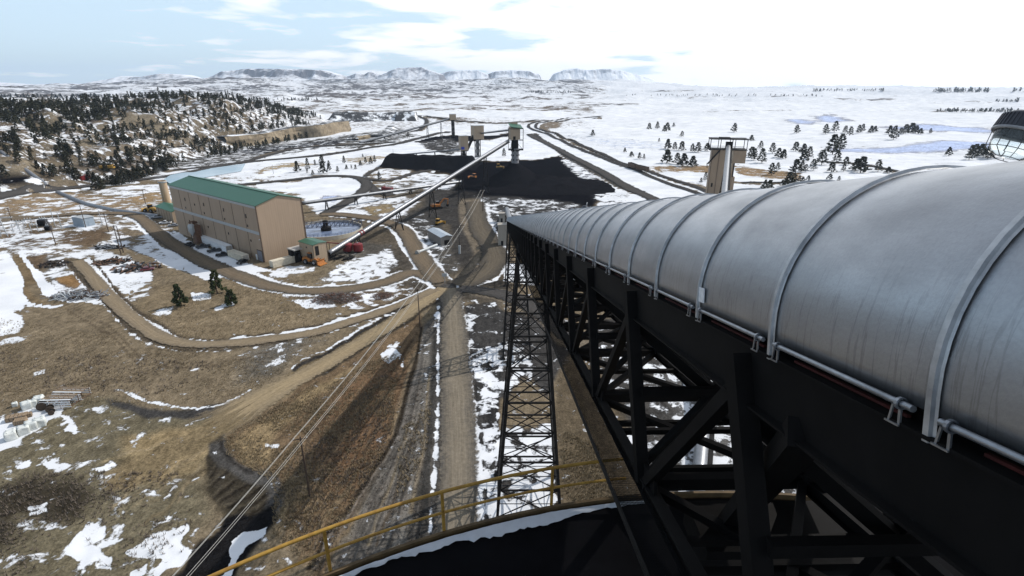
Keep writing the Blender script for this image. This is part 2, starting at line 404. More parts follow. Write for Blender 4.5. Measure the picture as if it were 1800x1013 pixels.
# flats beyond the plant
poly([(440, 327), (600, 312), (640, 322), (620, 355), (560, 380), (530, 340)], (.26, .2, .13), .90, 4)
poly([(570, 345), (610, 345), (600, 356), (560, 358)], C_ICE_SHADE, .1, 3)
poly([(520, 262), (640, 262), (690, 282), (640, 310), (540, 306), (440, 310)], (.22, .17, .11), .80, 6)
poly([(455, 300), (520, 285), (560, 290), (500, 297), (455, 308)], C_ROCK, .35, 5)
poly([(600, 280), (660, 272), (690, 276), (640, 290)], C_ROCK, .4, 5)
poly([(660, 330), (720, 320), (740, 335), (690, 345), (655, 345)], C_GRAY, .5, 4)
poly([(600, 340), (690, 345), (745, 350), (700, 385), (640, 380), (590, 385)], (.16, .14, .12), .60, 3)
poly([(640, 365), (690, 357), (700, 370), (660, 380)], (.26, .2, .12), .25, 2)
poly([(380, 262), (620, 236), (700, 225), (740, 240), (640, 262), (560, 262), (440, 285), (330, 300), (300, 285)], (.07, .064, .056), .42, 8)
poly([(400, 262), (480, 258), (560, 250), (620, 245), (600, 258), (500, 268), (410, 272)], (.03, .03, .034), .36, 6)
poly([(-20, 318), (60, 312), (70, 325), (40, 340), (-20, 345)], C_COAL, .12, 3)
poly([(120, 290), (290, 285), (280, 300), (100, 305)], (.11, .09, .07), .34, 6)
poly([(60, 332), (200, 318), (330, 308), (330, 318), (200, 328), (60, 345)], (.17, .135, .09), .2, 4)
poly([(220, 345), (280, 338), (300, 352), (250, 358)], (.30, .21, .12), .3, 2)
# right-hand plain: bands of brush, blue shade painted on the snow in the hollows, brown shelf by the loadout
poly([(1130, 292), (1240, 290), (1240, 303), (1150, 300)], (.27, .19, .115), .28, 5)
poly([(1290, 290), (1420, 305), (1420, 318), (1300, 308)], (.27, .19, .115), .30, 5)
poly([(1425, 205), (1460, 201), (1500, 214), (1440, 216)], C_ICE_SHADE, .14, 26)
poly([(1370, 209), (1420, 211), (1450, 219), (1400, 218)], C_ICE_SHADE, .14, 24)
poly([(1540, 224), (1620, 217), (1740, 224), (1760, 232), (1640, 230)], C_ICE_SHADE, .14, 24)
poly([(1470, 262), (1570, 258), (1640, 247), (1740, 250), (1760, 262), (1620, 268), (1480, 268)], C_ICE_SHADE, .14, 20)
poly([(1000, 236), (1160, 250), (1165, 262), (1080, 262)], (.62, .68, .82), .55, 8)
poly([(975, 250), (995, 246), (1020, 262), (1100, 300), (1190, 345), (1170, 350), (1060, 300)], None, .97, 4)
poly([(930, 222), (965, 215), (995, 214), (985, 224), (945, 230)], (.2, .16, .12), .28, 8)
for (x0, y0, w0) in ((640, 170, 60), (730, 165, 40), (820, 170, 120), (980, 160, 70), (1075, 183, 60), (1160, 160, 60), (1240, 171, 60), (1390, 170, 40), (1530, 174, 70), (1660, 193, 110), (1720, 178, 90), (1310, 195, 100), (900, 185, 80), (560, 178, 60), (1040, 168, 50)):
    poly([(x0 - w0, y0), (x0, y0 - 1.6), (x0 + w0, y0 - .6), (x0 + w0 * .6, y0 + 1.4), (x0 - w0 * .5, y0 + 1.8)], (.12, .105, .10), .42, 25)
# wheel ruts and erosion lines
for pts, wd, c_ in (([(120, 545), (165, 570), (205, 600), (250, 640)], .5, 0), ([(135, 543), (180, 568), (220, 598), (266, 638)], .5, 0), ([(290, 640), (380, 634), (470, 618)], .5, 0), ([(292, 646), (382, 640), (474, 623)], .5, 0),
                    ([(560, 760), (590, 735), (640, 720), (690, 690)], .45, 0), ([(566, 765), (596, 740), (646, 725), (694, 696)], .45, 0), ([(545, 800), (552, 772), (580, 765), (586, 800), (575, 850)], .4, 0), ([(538, 803), (546, 766), (584, 757), (593, 800), (582, 852)], .4, 0),
                    ([(620, 720), (640, 712), (650, 730), (640, 750), (615, 770)], .4, 0), ([(600, 880), (650, 790), (690, 700), (716, 640)], .6, 0), ([(588, 880), (640, 780), (680, 700), (706, 650)], .5, 0), ([(700, 660), (712, 620), (730, 590)], .5, 0),
                    ([(400, 745), (330, 790), (250, 850), (200, 900)], .6, 1), ([(405, 752), (340, 800), (280, 860)], .6, 1), ([(390, 742), (300, 775), (210, 805)], .6, 1), ([(388, 750), (290, 790), (190, 835)], .7, 1), ([(396, 765), (350, 815), (320, 880)], .6, 1),
                    ([(60, 640), (180, 628), (300, 622)], .5, 0), ([(40, 690), (160, 672), (280, 668)], .5, 0), ([(230, 520), (262, 500), (300, 488), (325, 470)], .7, 1), ([(225, 528), (262, 508), (305, 494)], .7, 0), ([(420, 650), (500, 620), (560, 604)], .5, 0),
                    ([(725, 900), (745, 780), (757, 660)], .5, 1), ([(650, 960), (690, 850), (725, 740)], .6, 1), ([(665, 960), (705, 850), (735, 740)], .5, 0), ([(450, 800), (500, 760), (560, 720)], .6, 0), ([(400, 885), (440, 860), (462, 872)], .5, 1), ([(385, 860), (420, 840), (450, 850)], .5, 1), ([(372, 838), (410, 818), (430, 828)], .5, 1)):
    line(pts, wd, ((.075, .056, .038), (.27, .215, .14))[c_], .06, .28, .75)
def streaks(A_, B_, n, cols, seed, wd=(.2, .55), kk=(.3, .75), ln=(.25, .8)):
    """random long marks running between two edges"""
    rg_ = random.Random(seed); A_ = np.array(A_, float); B_ = np.array(B_, float); t = np.linspace(0, 1, len(A_)); tt = np.linspace(0, 1, 24)
    for _ in range(n):
        k = rg_.random(); C = A_ * (1 - k) + B_ * k; a = rg_.uniform(0, 1 - ln[0]); b = min(1, a + rg_.uniform(*ln)); u = np.linspace(a, b, 8)
        pts = list(zip(np.interp(u, t, C[:, 0]) + rg_.uniform(-1.5, 1.5), np.interp(u, t, C[:, 1])))
        line(pts, rg_.uniform(*wd), rg_.choice(cols), None, .2, rg_.uniform(*kk))
BANK = [(743, 575), (722, 668), (702, 760), (646, 850), (602, 912), (540, 1000)]
ROADL = [(776, 560), (770, 668), (766, 760), (760, 850), (757, 912), (754, 1000)]
streaks(BANK, ROADL, 46, [(.04, .037, .034), (.20, .18, .155), (.16, .14, .12), (.055, .05, .045)], 5)
FIELDL = [(725, 570), (660, 640), (600, 700), (540, 780), (510, 850), (490, 960)]
streaks(FIELDL, BANK, 40, [(.08, .048, .028), (.21, .145, .085), (.06, .042, .03), (.24, .18, .11)], 6, (.2, .6), (.25, .6))
line(BANK, .9, (.03, .024, .018), .05, .25, .95); line([(x + 7, y) for x, y in BANK], .5, (.19, .17, .15), .2, .25, .7)
streaks([(402, 735), (340, 760), (260, 785), (180, 800)], [(388, 790), (360, 830), (320, 870), (260, 930)], 44, [(.32, .25, .145), (.11, .085, .052), (.27, .205, .12), (.14, .11, .07)], 7, (.25, .7), (.3, .7), (.3, .9))
# the furrowed slope under the pad, its shade painted dark, and its gravel rim
poly([(362, 800), (380, 786), (392, 806), (430, 834), (476, 856), (474, 896), (440, 905), (405, 890), (372, 850)], (.05, .042, .031), .04, 1.0)
for (x0, y0, x1, y1, w_) in ((372, 868, 412, 838, .8), (385, 875, 432, 843, .9), (402, 884, 452, 852, .8), (418, 890, 468, 862, .9), (436, 896, 474, 872, .7), (366, 850, 398, 822, .7), (366, 832, 388, 806, .6)):
    line([(x0, y0), ((x0 + x1) / 2 + 1, (y0 + y1) / 2), (x1, y1)], w_ * .7, (.095, .08, .058), .02, .3, .6)
    line([(x0 + 5, y0 + 4), ((x0 + x1) / 2 + 6, (y0 + y1) / 2 + 4), (x1 + 3, y1 + 4)], w_ * .8, (.022, .018, .014), .02, .25, .9)
line([(384, 765), (385, 790), (404, 812), (440, 833), (474, 846), (482, 868), (480, 888)], 2.6, (.085, .08, .075), .16, .5)
line([(388, 765), (390, 788), (408, 808), (444, 829)], .7, (.025, .022, .02), .02, .3, .8)
poly([(398, 903), (440, 905), (474, 890), (483, 912), (430, 980), (392, 1040), (290, 1040), (330, 985), (352, 960), (386, 930)], (.012, .0115, .012), .10, 1.2)  # black shadow at the foot of the slope, painted into the ground
poly([(402, 962), (424, 934), (470, 922), (464, 935), (430, 960), (392, 1030), (380, 1030), (408, 978)], None, .9, .8)
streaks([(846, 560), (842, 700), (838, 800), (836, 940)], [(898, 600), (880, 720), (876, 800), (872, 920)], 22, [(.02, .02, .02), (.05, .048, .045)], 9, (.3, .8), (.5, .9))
poly([(700, 430), (760, 470), (790, 500), (860, 480), (900, 500), (890, 545), (800, 530), (740, 520), (690, 490)], (.065, .058, .05), None, 3, .7)
# roads leave bare verges and ploughed snow berms
VERGE = []

# ================================================================ ROADS (ribbons draped on the ground)
def road_mat(name, mid, edge, tr=.6):
    m, nt, b = nodes(name)
    at = N(nt, 'ShaderNodeAttribute', attribute_name='rc'); s = N(nt, 'ShaderNodeSeparateXYZ'); nt.links.new(at.outputs['Vector'], s.inputs[0])
    u, v = s.outputs[0], s.outputs[1]
    cb = N(nt, 'ShaderNodeCombineXYZ')
    nt.links.new(math_n(nt, 'MULTIPLY', u, 3.2), cb.inputs[0]); nt.links.new(math_n(nt, 'MULTIPLY', v, .035), cb.inputs[1])
    st = ramp(nt, noise(nt, cb.outputs[0], 2.2, 5, .65), [(.34, 0), (.68, 1)])
    gr = noise(nt, objvec(nt), 1.3, 6, .7)
    au = math_n(nt, 'ABSOLUTE', u)
    wob = math_n(nt, 'ADD', au, math_n(nt, 'MULTIPLY', math_n(nt, 'SUBTRACT', noise(nt, objvec(nt), .35, 4, .6), .5), .7))
    c = mixc(nt, ramp(nt, wob, [(.25, 0), (.8, 1)]), mid, edge)
    c = mixc(nt, math_n(nt, 'MULTIPLY', st, tr), c, tuple(k * .42 for k in mid))
    c = mixc(nt, ramp(nt, gr, [(.42, 0), (.8, .55)]), c, tuple(min(1, k * 1.5) for k in mid))
    nt.links.new(c, b.inputs['Base Color']); b.inputs['Roughness'].default_value = .95; b.inputs['Specular IOR Level'].default_value = 0
    al = ramp(nt, math_n(nt, 'ADD', au, math_n(nt, 'MULTIPLY', math_n(nt, 'SUBTRACT', noise(nt, objvec(nt), .8, 5, .65), .5), .9)), [(.82, 1), (.98, 0)])
    al = math_n(nt, 'MULTIPLY', al, ramp(nt, math_n(nt, 'ADD', s.outputs[2], math_n(nt, 'MULTIPLY', math_n(nt, 'SUBTRACT', noise(nt, cb.outputs[0], 3.0, 4, .6), .5), .9)), [(.30, 0), (.62, 1)]))
    nt.links.new(al, b.inputs['Alpha']); bump(nt, b, math_n(nt, 'ADD', st, gr), .5, .08)
    return m
M_TAN = road_mat('tan dirt road surface', (.29, .225, .14), (.20, .16, .11), .55)
M_HAUL = road_mat('grey tan haul road surface', (.20, .17, .13), (.08, .075, .07), .65)
M_MUD = road_mat('brown mud road surface', (.165, .128, .09), (.10, .088, .072), .6)
M_DKROAD = road_mat('dark cinder road surface', (.075, .07, .066), (.05, .048, .046), .5)
M_BALLAST = road_mat('dark rail ballast', (.055, .052, .05), (.075, .07, .068), .6)
M_TRK = road_mat('brown track surface', (.235, .185, .125), (.165, .135, .10), .55)
M_YARD = road_mat('coal dusted yard road surface', (.125, .105, .08), (.06, .056, .052), .6)
_roadk = [0]
def catmull(pts, step):
    pts = [np.array(p, float) for p in pts]; pts = [2 * pts[0] - pts[1]] + pts + [2 * pts[-1] - pts[-2]]; out = []
    for i in range(1, len(pts) - 2):
        p0, p1, p2, p3 = pts[i - 1:i + 3]; n = max(2, int(np.linalg.norm(p2 - p1) / step))
        for k in range(n):
            t = k / n
            out.append(.5 * (2 * p1 + (p2 - p0) * t + (2 * p0 - 5 * p1 + 4 * p2 - p3) * t * t + (3 * p1 - p0 - 3 * p2 + p3) * t ** 3))
    out.append(pts[-2]); return np.array(out)
def ribbon(name, pix, width, mat, berm=None, lift=0.0, verge=None, world=None, fan=1.0, fade=(3.0, 3.0)):
    q = np.array([tuple(P(*p))[:2] for p in pix]) if world is None else np.array(world, float)
    md = np.hypot(*q.T).mean(); c = catmull(q, max(1.2, md * .008))
    t = np.gradient(c, axis=0); t /= np.linalg.norm(t, axis=1)[:, None] + 1e-9; nr = np.c_[t[:, 1], -t[:, 0]]
    L = np.r_[0, np.cumsum(np.linalg.norm(np.diff(c, axis=0), axis=1))]
    us = np.linspace(-1, 1, 9); n = len(us); _roadk[0] += 1
    w2 = width / 2 * 1.12 * (1 + .10 * fbm(L / 9, L * 0 + _roadk[0], 91, 2)) * (1 + (fan - 1) * sstep(L[-1] - 45, L[-1], L))
    X = c[:, None, 0] + nr[:, None, 0] * us[None] * w2[:, None]; Y = c[:, None, 1] + nr[:, None, 1] * us[None] * w2[:, None]
    D = np.hypot(X, Y); Z = hgt(X, Y) + .07 + .02 * (_roadk[0] % 5) + D * .0009 + lift - (np.abs(us)[None] ** 6) * .06
    vs = np.stack([X, Y, Z], -1).reshape(-1, 3); m = len(c)
    fs = [(i * n + j, i * n + j + 1, (i + 1) * n + j + 1, (i + 1) * n + j) for i in range(m - 1) for j in range(n - 1)]
    me = bpy.data.meshes.new(name); me.from_pydata(vs.tolist(), [], fs); me.materials.append(mat)
    at = me.attributes.new('rc', 'FLOAT_VECTOR', 'POINT')
    rc = np.stack([np.broadcast_to(us[None], X.shape), np.broadcast_to(L[:, None], X.shape), np.broadcast_to(np.minimum(sstep(0, fade[0], L), sstep(0, fade[1], L[-1] - L))[:, None], X.shape)], -1)
    at.data.foreach_set('vector', rc.reshape(-1).astype(np.float32))
    me.polygons.foreach_set('use_smooth', [True] * len(me.polygons))
    o = bpy.data.objects.new(name, me); COL.objects.link(o); o['kind'] = 'structure'
    if berm is not None:      # ploughed snow heaped along the sides: (side, offset, width, snow)
        for sd, off, bw, sn, *cc_ in berm:
            e = c + nr * (width / 2 + off) * sd
            if fan > 1: e = e[L < L[-1] - 40]
            VERGE.append((e, bw, cc_[0] if cc_ else None, sn, .3 if cc_ else .5))
    VERGE.insert(0, (c, width * 1.25, verge or (.17, .14, .105), .12, 1.2))
    return o

ribbon('dirt_road', [(800, 1050), (804, 900), (806, 800), (804, 700), (799, 610), (796, 550), (790, 505)], 7.2, M_HAUL, [(1, .5, 1.0, .86), (-1, .6, .7, .6)], verge=(.07, .065, .06))
ribbon('dirt_road', [(785, 505), (700, 562), (620, 612), (520, 668), (440, 712), (392, 742), (335, 776), (280, 806), (232, 838)], 5.6, M_TAN, [(1, 2.3, .9, .70), (1, .9, 1.5, .1, (.035, .032, .03)), (-1, .7, 1.2, .05, (.045, .038, .03))], verge=(.19, .145, .085), fan=3.2, fade=(3, 42))
ribbon('dirt_road', [(770, 508), (700, 538), (620, 565), (540, 588), (430, 602), (340, 606), (280, 592), (228, 556), (190, 520), (160, 485), (135, 458)], 4.4, M_TRK, [(1, .3, 1.7, .95), (-1, 1.0, .8, .6), (-1, .2, .6, .05, (.05, .042, .034)), (1, 1.7, .6, .1, (.05, .042, .034))], verge=(.14, .11, .075))
ribbon('dirt_road', [(778, 500), (752, 470), (730, 438), (712, 408), (690, 394), (655, 385), (600, 378), (560, 378)], 7.5, M_MUD, [(1, .6, 1.4, .9), (-1, .6, 1.2, .88)])
ribbon('dirt_road', [(768, 492), (725, 480), (680, 496), (620, 508), (540, 512), (480, 505), (430, 490), (380, 470), (330, 445), (280, 412), (250, 386), (215, 376), (120, 378), (20, 388)], 6.6, M_MUD, [(1, .5, 1.4, .92), (-1, .5, 1.3, .85)])
ribbon('dirt_road', [(800, 505), (850, 482), (870, 455), (862, 430), (846, 405), (838, 380), (835, 355)], 10.5, M_YARD, [(1, 1, 1.4, .7)])
ribbon('dirt_road', [(800, 508), (850, 512), (905, 525), (960, 556), (1010, 600)], 7.0, M_DKROAD, None)
ribbon('dirt_road', [(570, 378), (618, 352), (645, 328), (632, 314), (590, 310), (520, 316), (440, 324), (380, 332)], 7.5, M_DKROAD, [(1, 1, 2, .9), (-1, 1, 2, .9)])
ribbon('dirt_road', [(635, 313), (680, 318), (730, 305), (790, 292)], 5.0, M_DKROAD, [(1, 1, 2, .9)])
ribbon('dirt_road', [(640, 318), (660, 335), (690, 345)], 7.0, M_DKROAD, None)
ribbon('dirt_road', [(-20, 350), (60, 334), (200, 322), (310, 308), (380, 294), (450, 284), (540, 276), (640, 262), (720, 248), (790, 232)], 9.0, M_DKROAD, [(1, 1, 4, .9), (-1, 1, 3, .85)])
ribbon('dirt_road', [(300, 300), (400, 290), (450, 280), (520, 262), (600, 256), (700, 250)], 7.0, M_DKROAD, [(1, 2, 4, .85)])
ribbon('dirt_road', [(690, 284), (640, 312)], 4.0, M_DKROAD, [(1, 1, 2, .9)])
ribbon('dirt_road', [(700, 202), (735, 204), (780, 209), (840, 215), (900, 216), (960, 212)], 9.0, M_DKROAD, None)
ribbon('dirt_road', [(1160, 356), (1120, 338), (1060, 304), (1005, 276), (960, 252), (930, 236)], 9.0, M_DKROAD, [(1, 1, 3, .95)], verge=(.06, .058, .056))
ribbon('dirt_road', [(1440, 284), (1500, 288), (1550, 296), (1590, 304)], 5.0, M_DKROAD, None)
ribbon('dirt_road', [(1300, 322), (1420, 322), (1500, 326)], 4.0, M_DKROAD, None)
ribbon('rail_track', [(1260, 352), (1180, 325), (1090, 290), (1020, 262), (970, 240), (936, 228), (930, 220), (948, 214), (1000, 208), (1060, 205)], 5.2, M_BALLAST, [(1, 1, 3, .97), (-1, 1, 3, .97)])
ribbon('rail_track', [(1275, 352), (1200, 322), (1130, 298), (1050, 268), (990, 243), (950, 228), (942, 221), (956, 216), (1000, 211), (1050, 208)], 5.0, M_BALLAST, None)
ribbon('rail_track', [(705, 202), (738, 206), (750, 214), (742, 226), (720, 232)], 7.0, M_BALLAST, [(1, 2, 6, .95)])

for c, wd, colr, sn, f in VERGE:
    X, Y = WX, WY; m = wd + 6
    md = np.hypot(*np.asarray(c).T).mean()
    idx = np.nonzero((X > c[:, 0].min() - m) & (X < c[:, 0].max() + m) & (Y > c[:, 1].min() - m) & (Y < c[:, 1].max() + m))[0]
    cc = c[::2] if len(c) > 60 else c; cc = np.vstack([cc, c[-1]]); dist = np.full(len(idx), 1e9); x, y = X[idx], Y[idx]
    for (x1, y1), (x2, y2) in zip(cc, cc[1:]):
        L = (x2 - x1) ** 2 + (y2 - y1) ** 2 + 1e-9
        t = np.clip(((x - x1) * (x2 - x1) + (y - y1) * (y2 - y1)) / L, 0, 1)
        np.minimum(dist, np.hypot(x - x1 - t * (x2 - x1), y - y1 - t * (y2 - y1)), out=dist)
    w = np.zeros(GX.size); ff = max(f, md * .004); w[idx] = 1 - sstep(wd / 2 - ff * .5, wd / 2 + ff, dist)
    blend(w, colr, sn)

# ---- ground mesh: one sheet, rings round the foot of the silo out past the plain
fi = np.arange(nR - 1)[:, None] * nA + np.arange(nA)[None]; nx = np.arange(nR - 1)[:, None] * nA + (np.arange(nA) + 1)[None] % nA
quads = np.stack([fi, nx, nx + nA, fi + nA], -1).reshape(-1, 4)
me = bpy.data.meshes.new('ground'); me.vertices.add(GX.size); me.vertices.foreach_set('co', np.stack([GX, GY, GZ], -1).astype(np.float32).ravel())
me.loops.add(quads.size); me.loops.foreach_set('vertex_index', quads.astype(np.int32).ravel())
me.polygons.add(len(quads)); me.polygons.foreach_set('loop_start', (np.arange(len(quads)) * 4).astype(np.int32))
me.polygons.foreach_set('use_smooth', np.ones(len(quads), bool))
me.update(calc_edges=True); me.validate()
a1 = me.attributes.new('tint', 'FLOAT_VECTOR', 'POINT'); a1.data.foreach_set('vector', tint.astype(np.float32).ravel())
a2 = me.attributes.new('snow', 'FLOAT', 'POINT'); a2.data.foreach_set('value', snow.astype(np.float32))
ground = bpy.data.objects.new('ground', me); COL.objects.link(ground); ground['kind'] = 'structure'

def ground_mat():
    m, nt, b = nodes('patchy snow over dry grass and dirt')
    at = N(nt, 'ShaderNodeAttribute', attribute_name='tint'); sn = N(nt, 'ShaderNodeAttribute', attribute_name='snow')
    pos = objvec(nt)
    ln = N(nt, 'ShaderNodeVectorMath', operation='LENGTH'); nt.links.new(pos, ln.inputs[0])
    farm = ramp(nt, math_n(nt, 'DIVIDE', ln.outputs['Value'], 1000.0), [(.14, 0), (.32, 1)])     # coarser grain with distance: hill slopes, then the plain
    farp = ramp(nt, math_n(nt, 'DIVIDE', ln.outputs['Value'], 2500.0), [(.30, 0), (.7, 1)])
    n_a = noise(nt, pos, .28, 7, .66, .4); n_b = noise(nt, pos, .022, 10, .76, .3)
    mx = N(nt, 'ShaderNodeMix'); nt.links.new(farm, mx.inputs[0]); nt.links.new(n_a, mx.inputs[2])
    n_m = noise(nt, pos, .115, 9, .74, .3); m2 = N(nt, 'ShaderNodeMix'); nt.links.new(farp, m2.inputs[0]); nt.links.new(n_m, m2.inputs[2]); nt.links.new(n_b, m2.inputs[3]); nt.links.new(m2.outputs[0], mx.inputs[3])
    nn = math_n(nt, 'ADD', math_n(nt, 'MULTIPLY', math_n(nt, 'SUBTRACT', mx.outputs[0], .5), 2.5), .5)
    dlt = math_n(nt, 'SUBTRACT', sn.outputs['Fac'], nn)
    mask = ramp(nt, math_n(nt, 'ADD', math_n(nt, 'MULTIPLY', dlt, 3.2), .5, clamp=True), [(.24, 0), (.72, 1)])
    wet = ramp(nt, math_n(nt, 'ADD', math_n(nt, 'MULTIPLY', dlt, 4.0), .5, clamp=True), [(.0, 0), (.22, 1)])
    g1 = noise(nt, pos, 2.4, 8, .75); g2 = noise(nt, pos, .10, 6, .65); g3 = noise(nt, objvec(nt, (1, .55, 1)), .7, 6, .7)
    k = math_n(nt, 'MULTIPLY', ramp(nt, g1, [(.26, .30), (.5, .95), (.76, 1.75)]), ramp(nt, g3, [(.3, .50), (.7, 1.32)]))
    k = math_n(nt, 'MULTIPLY', k, ramp(nt, g2, [(.3, .72), (.7, 1.25)]))
    k = math_n(nt, 'MULTIPLY', k, math_n(nt, 'SUBTRACT', 1.0, math_n(nt, 'MULTIPLY', wet, .34)))       # melt-wet soil rims the snow
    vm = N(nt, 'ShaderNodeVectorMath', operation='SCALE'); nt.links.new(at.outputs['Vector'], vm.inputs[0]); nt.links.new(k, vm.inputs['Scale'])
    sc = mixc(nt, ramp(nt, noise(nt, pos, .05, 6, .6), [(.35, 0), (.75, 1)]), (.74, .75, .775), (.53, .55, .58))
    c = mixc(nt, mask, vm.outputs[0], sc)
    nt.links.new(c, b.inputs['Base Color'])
    b.inputs['Roughness'].default_value = .95; b.inputs['Specular IOR Level'].default_value = 0
    hh = math_n(nt, 'ADD', math_n(nt, 'MULTIPLY', mask, .5), math_n(nt, 'MULTIPLY', math_n(nt, 'ADD', g1, g3), math_n(nt, 'SUBTRACT', 1.0, math_n(nt, 'MULTIPLY', mask, .8))))
    bump(nt, b, hh, .55, .22)
    return m
me.materials.append(ground_mat())
# ================================================================ NEAR CONVEYOR GALLERY
M_BLACK = pm('black painted steel', (.0075, .007, .007), .75, 0, .3, 2.0, .1, spec=.10)
M_DKSTEEL = pm('dark weathered steel', (.017, .016, .0155), .75, 0, .35, 1.5, .15, spec=.12)
M_GALV = pm('galvanised pipe', (.30, .315, .34), .35, .75, .3, 6.0)
M_RED = pm('red primer', (.06, .011, .009), .8, 0, .4, 4)
M_RIB = pm('galvanised rib strap', (.43, .44, .455), .42, .6, .35, 5.0, .1)
def galv_cover(name, base, metal=.55, rough=.42, drips=.45):
    m, nt, b = nodes(name)
    at = N(nt, 'ShaderNodeAttribute', attribute_name='tc')
    mp = N(nt, 'ShaderNodeMapping'); mp.inputs['Scale'].default_value = (5.5, .33, 1); nt.links.new(at.outputs['Vector'], mp.inputs['Vector'])
    dr = ramp(nt, math_n(nt, 'ABSOLUTE', math_n(nt, 'SUBTRACT', noise(nt, mp.outputs[0], 1.0, 4, .62, .25), .5)), [(.0, 1), (.008, .6), (.017, 0)])
    mp2 = N(nt, 'ShaderNodeMapping'); mp2.inputs['Scale'].default_value = (.5, .9, 1); nt.links.new(at.outputs['Vector'], mp2.inputs['Vector'])
    bl = noise(nt, mp2.outputs[0], 1.2, 6, .65)
    fine = noise(nt, at.outputs['Vector'], 38, 3, .7)
    sep = N(nt, 'ShaderNodeSeparateXYZ'); nt.links.new(at.outputs['Vector'], sep.inputs[0])
    low = ramp(nt, sep.outputs[1], [(.0, .9), (.35, 1), (.8, .35), (1.0, .1)])           # run-off marks are longest near the drip edge
    c = mixc(nt, ramp(nt, bl, [(.32, 0), (.72, 1)]), base, tuple(k * .66 for k in base))
    c = mixc(nt, math_n(nt, 'MULTIPLY', math_n(nt, 'MULTIPLY', dr, low), drips), c, (.12, .12, .125))
    c = mixc(nt, ramp(nt, fine, [(.4, 0), (.72, .22)]), c, tuple(k * .45 for k in base))
    nt.links.new(c, b.inputs['Base Color']); b.inputs['Metallic'].default_value = metal
    nt.links.new(ramp(nt, bl, [(.3, rough - .07), (.75, rough + .12)]), b.inputs['Roughness'])
    bump(nt, b, math_n(nt, 'ADD', math_n(nt, 'MULTIPLY', fine, .25), bl), .22, .02)
    return m
M_COVER = galv_cover('galvanised cover sheet with run-off marks', (.40, .415, .44), .80, .33, .40)
GD_ = Vector((-.02109061, .97330183, -.22855795)); GR_ = Vector((.99976531, .02166406, 0)); GN_ = Vector((-.00495149, .22850431, .97353031))
def gl(a, b, t): return Vector((0, 0, CAMZ)) + GR_ * a + GN_ * b + GD_ * t
GA, GRAD, GB, GE = 2.50, 1.42, -1.02, -1.14; GC = GA + GRAD; TEND = 226.0      # spring line of the half round, drip edge below its short skirts
base_g = Vector((GC, 20, H(GC, 20)))
gal = thing('conveyor_gallery', 'long enclosed conveyor gallery with galvanised half-round cover running downhill from the silo', 'conveyor gallery', gl(GC, -4.7, 60))
go = gal.location
def arc(rad_, n, b0=GB, drop=.0):
    pts = [(GC - rad_, b0 - drop)] if drop else []
    pts += [(GC - rad_ * math.cos(math.pi * k / n), b0 + rad_ * math.sin(math.pi * k / n)) for k in range(n + 1)]
    if drop: pts.append((GC + rad_, b0 - drop))
    return pts
def cover_mesh(name, prof, ts, mat, place, parent, o):
    vs = []; tc = []; s = 0; arcs = [0]
    for p, q in zip(prof, prof[1:]): s += math.hypot(q[0] - p[0], q[1] - p[1]); arcs.append(s)
    for t in ts:
        for (a, b), s_ in zip(prof, arcs):
            vs.append(tuple(place(a, b, t) - o)); tc += [t, min(s_, arcs[-1] - s_), 0]
    n = len(prof); fs = [(i * n + j, i * n + j + 1, (i + 1) * n + j + 1, (i + 1) * n + j) for i in range(len(ts) - 1) for j in range(n - 1)]
    me = bpy.data.meshes.new(name); me.from_pydata(vs, [], fs); me.materials.append(mat)
    me.attributes.new('tc', 'FLOAT_VECTOR', 'POINT').data.foreach_set('vector', np.array(tc, np.float32))
    me.polygons.foreach_set('use_smooth', [True] * len(fs))
    ob = bpy.data.objects.new(name, me); COL.objects.link(ob); ob.parent = parent
    sm = ob.modifiers.new('thick', 'SOLIDIFY'); sm.thickness = .012
    return ob
ts = np.concatenate([np.arange(-4, 60, .5), np.arange(60, TEND + .1, 2)])
cover_mesh('cover', arc(GRAD, 40, GB, .12), ts, M_COVER, gl, gal, go)
rib_t = [2.92 + 1.84 * k for k in range(-3, 122)]
def rib_mb(t, mb, full=True):
    n = 28 if full else 14; w = .042; pr = [(GC - (GRAD + .012), -1.305)] + [(GC - (GRAD + .012) * math.cos(math.pi * k / n), GB + (GRAD + .012) * math.sin(math.pi * k / n)) for k in range(n + 1)] + [(GC + GRAD + .012, -1.305)]
    # a hat section: two flanges and a raised crown
    sec = [(-w, 0), (-w * .62, .008), (-w * .5, .032), (w * .5, .032), (w * .62, .008), (w, 0)]
    vs = []
    for i, (a, b) in enumerate(pr):
        nx_, ny_ = (a - GC, b - GB); L = math.hypot(nx_, ny_); nx_, ny_ = (nx_ / L, ny_ / L) if 0 < i < len(pr) - 1 else ((-1, 0) if i == 0 else (1, 0))
        for (dt, dr) in sec: vs.append(gl(a + nx_ * dr, b + ny_ * dr, t + dt))
    k = len(sec); fs = [(i * k + j, i * k + j + 1, (i + 1) * k + j + 1, (i + 1) * k + j) for i in range(len(pr) - 1) for j in range(k - 1)]
    mb.add(vs, fs)
far_r = MB(go)
for i, t in enumerate(rib_t):
    if i < 70:
        mb = MB(go); rib_mb(t, mb, i < 20); mb.build('rib', M_RIB, gal, True)
    else: rib_mb(t, far_r, False)
tag(far_r.build('rib', M_RIB, gal, True), kind='stuff')
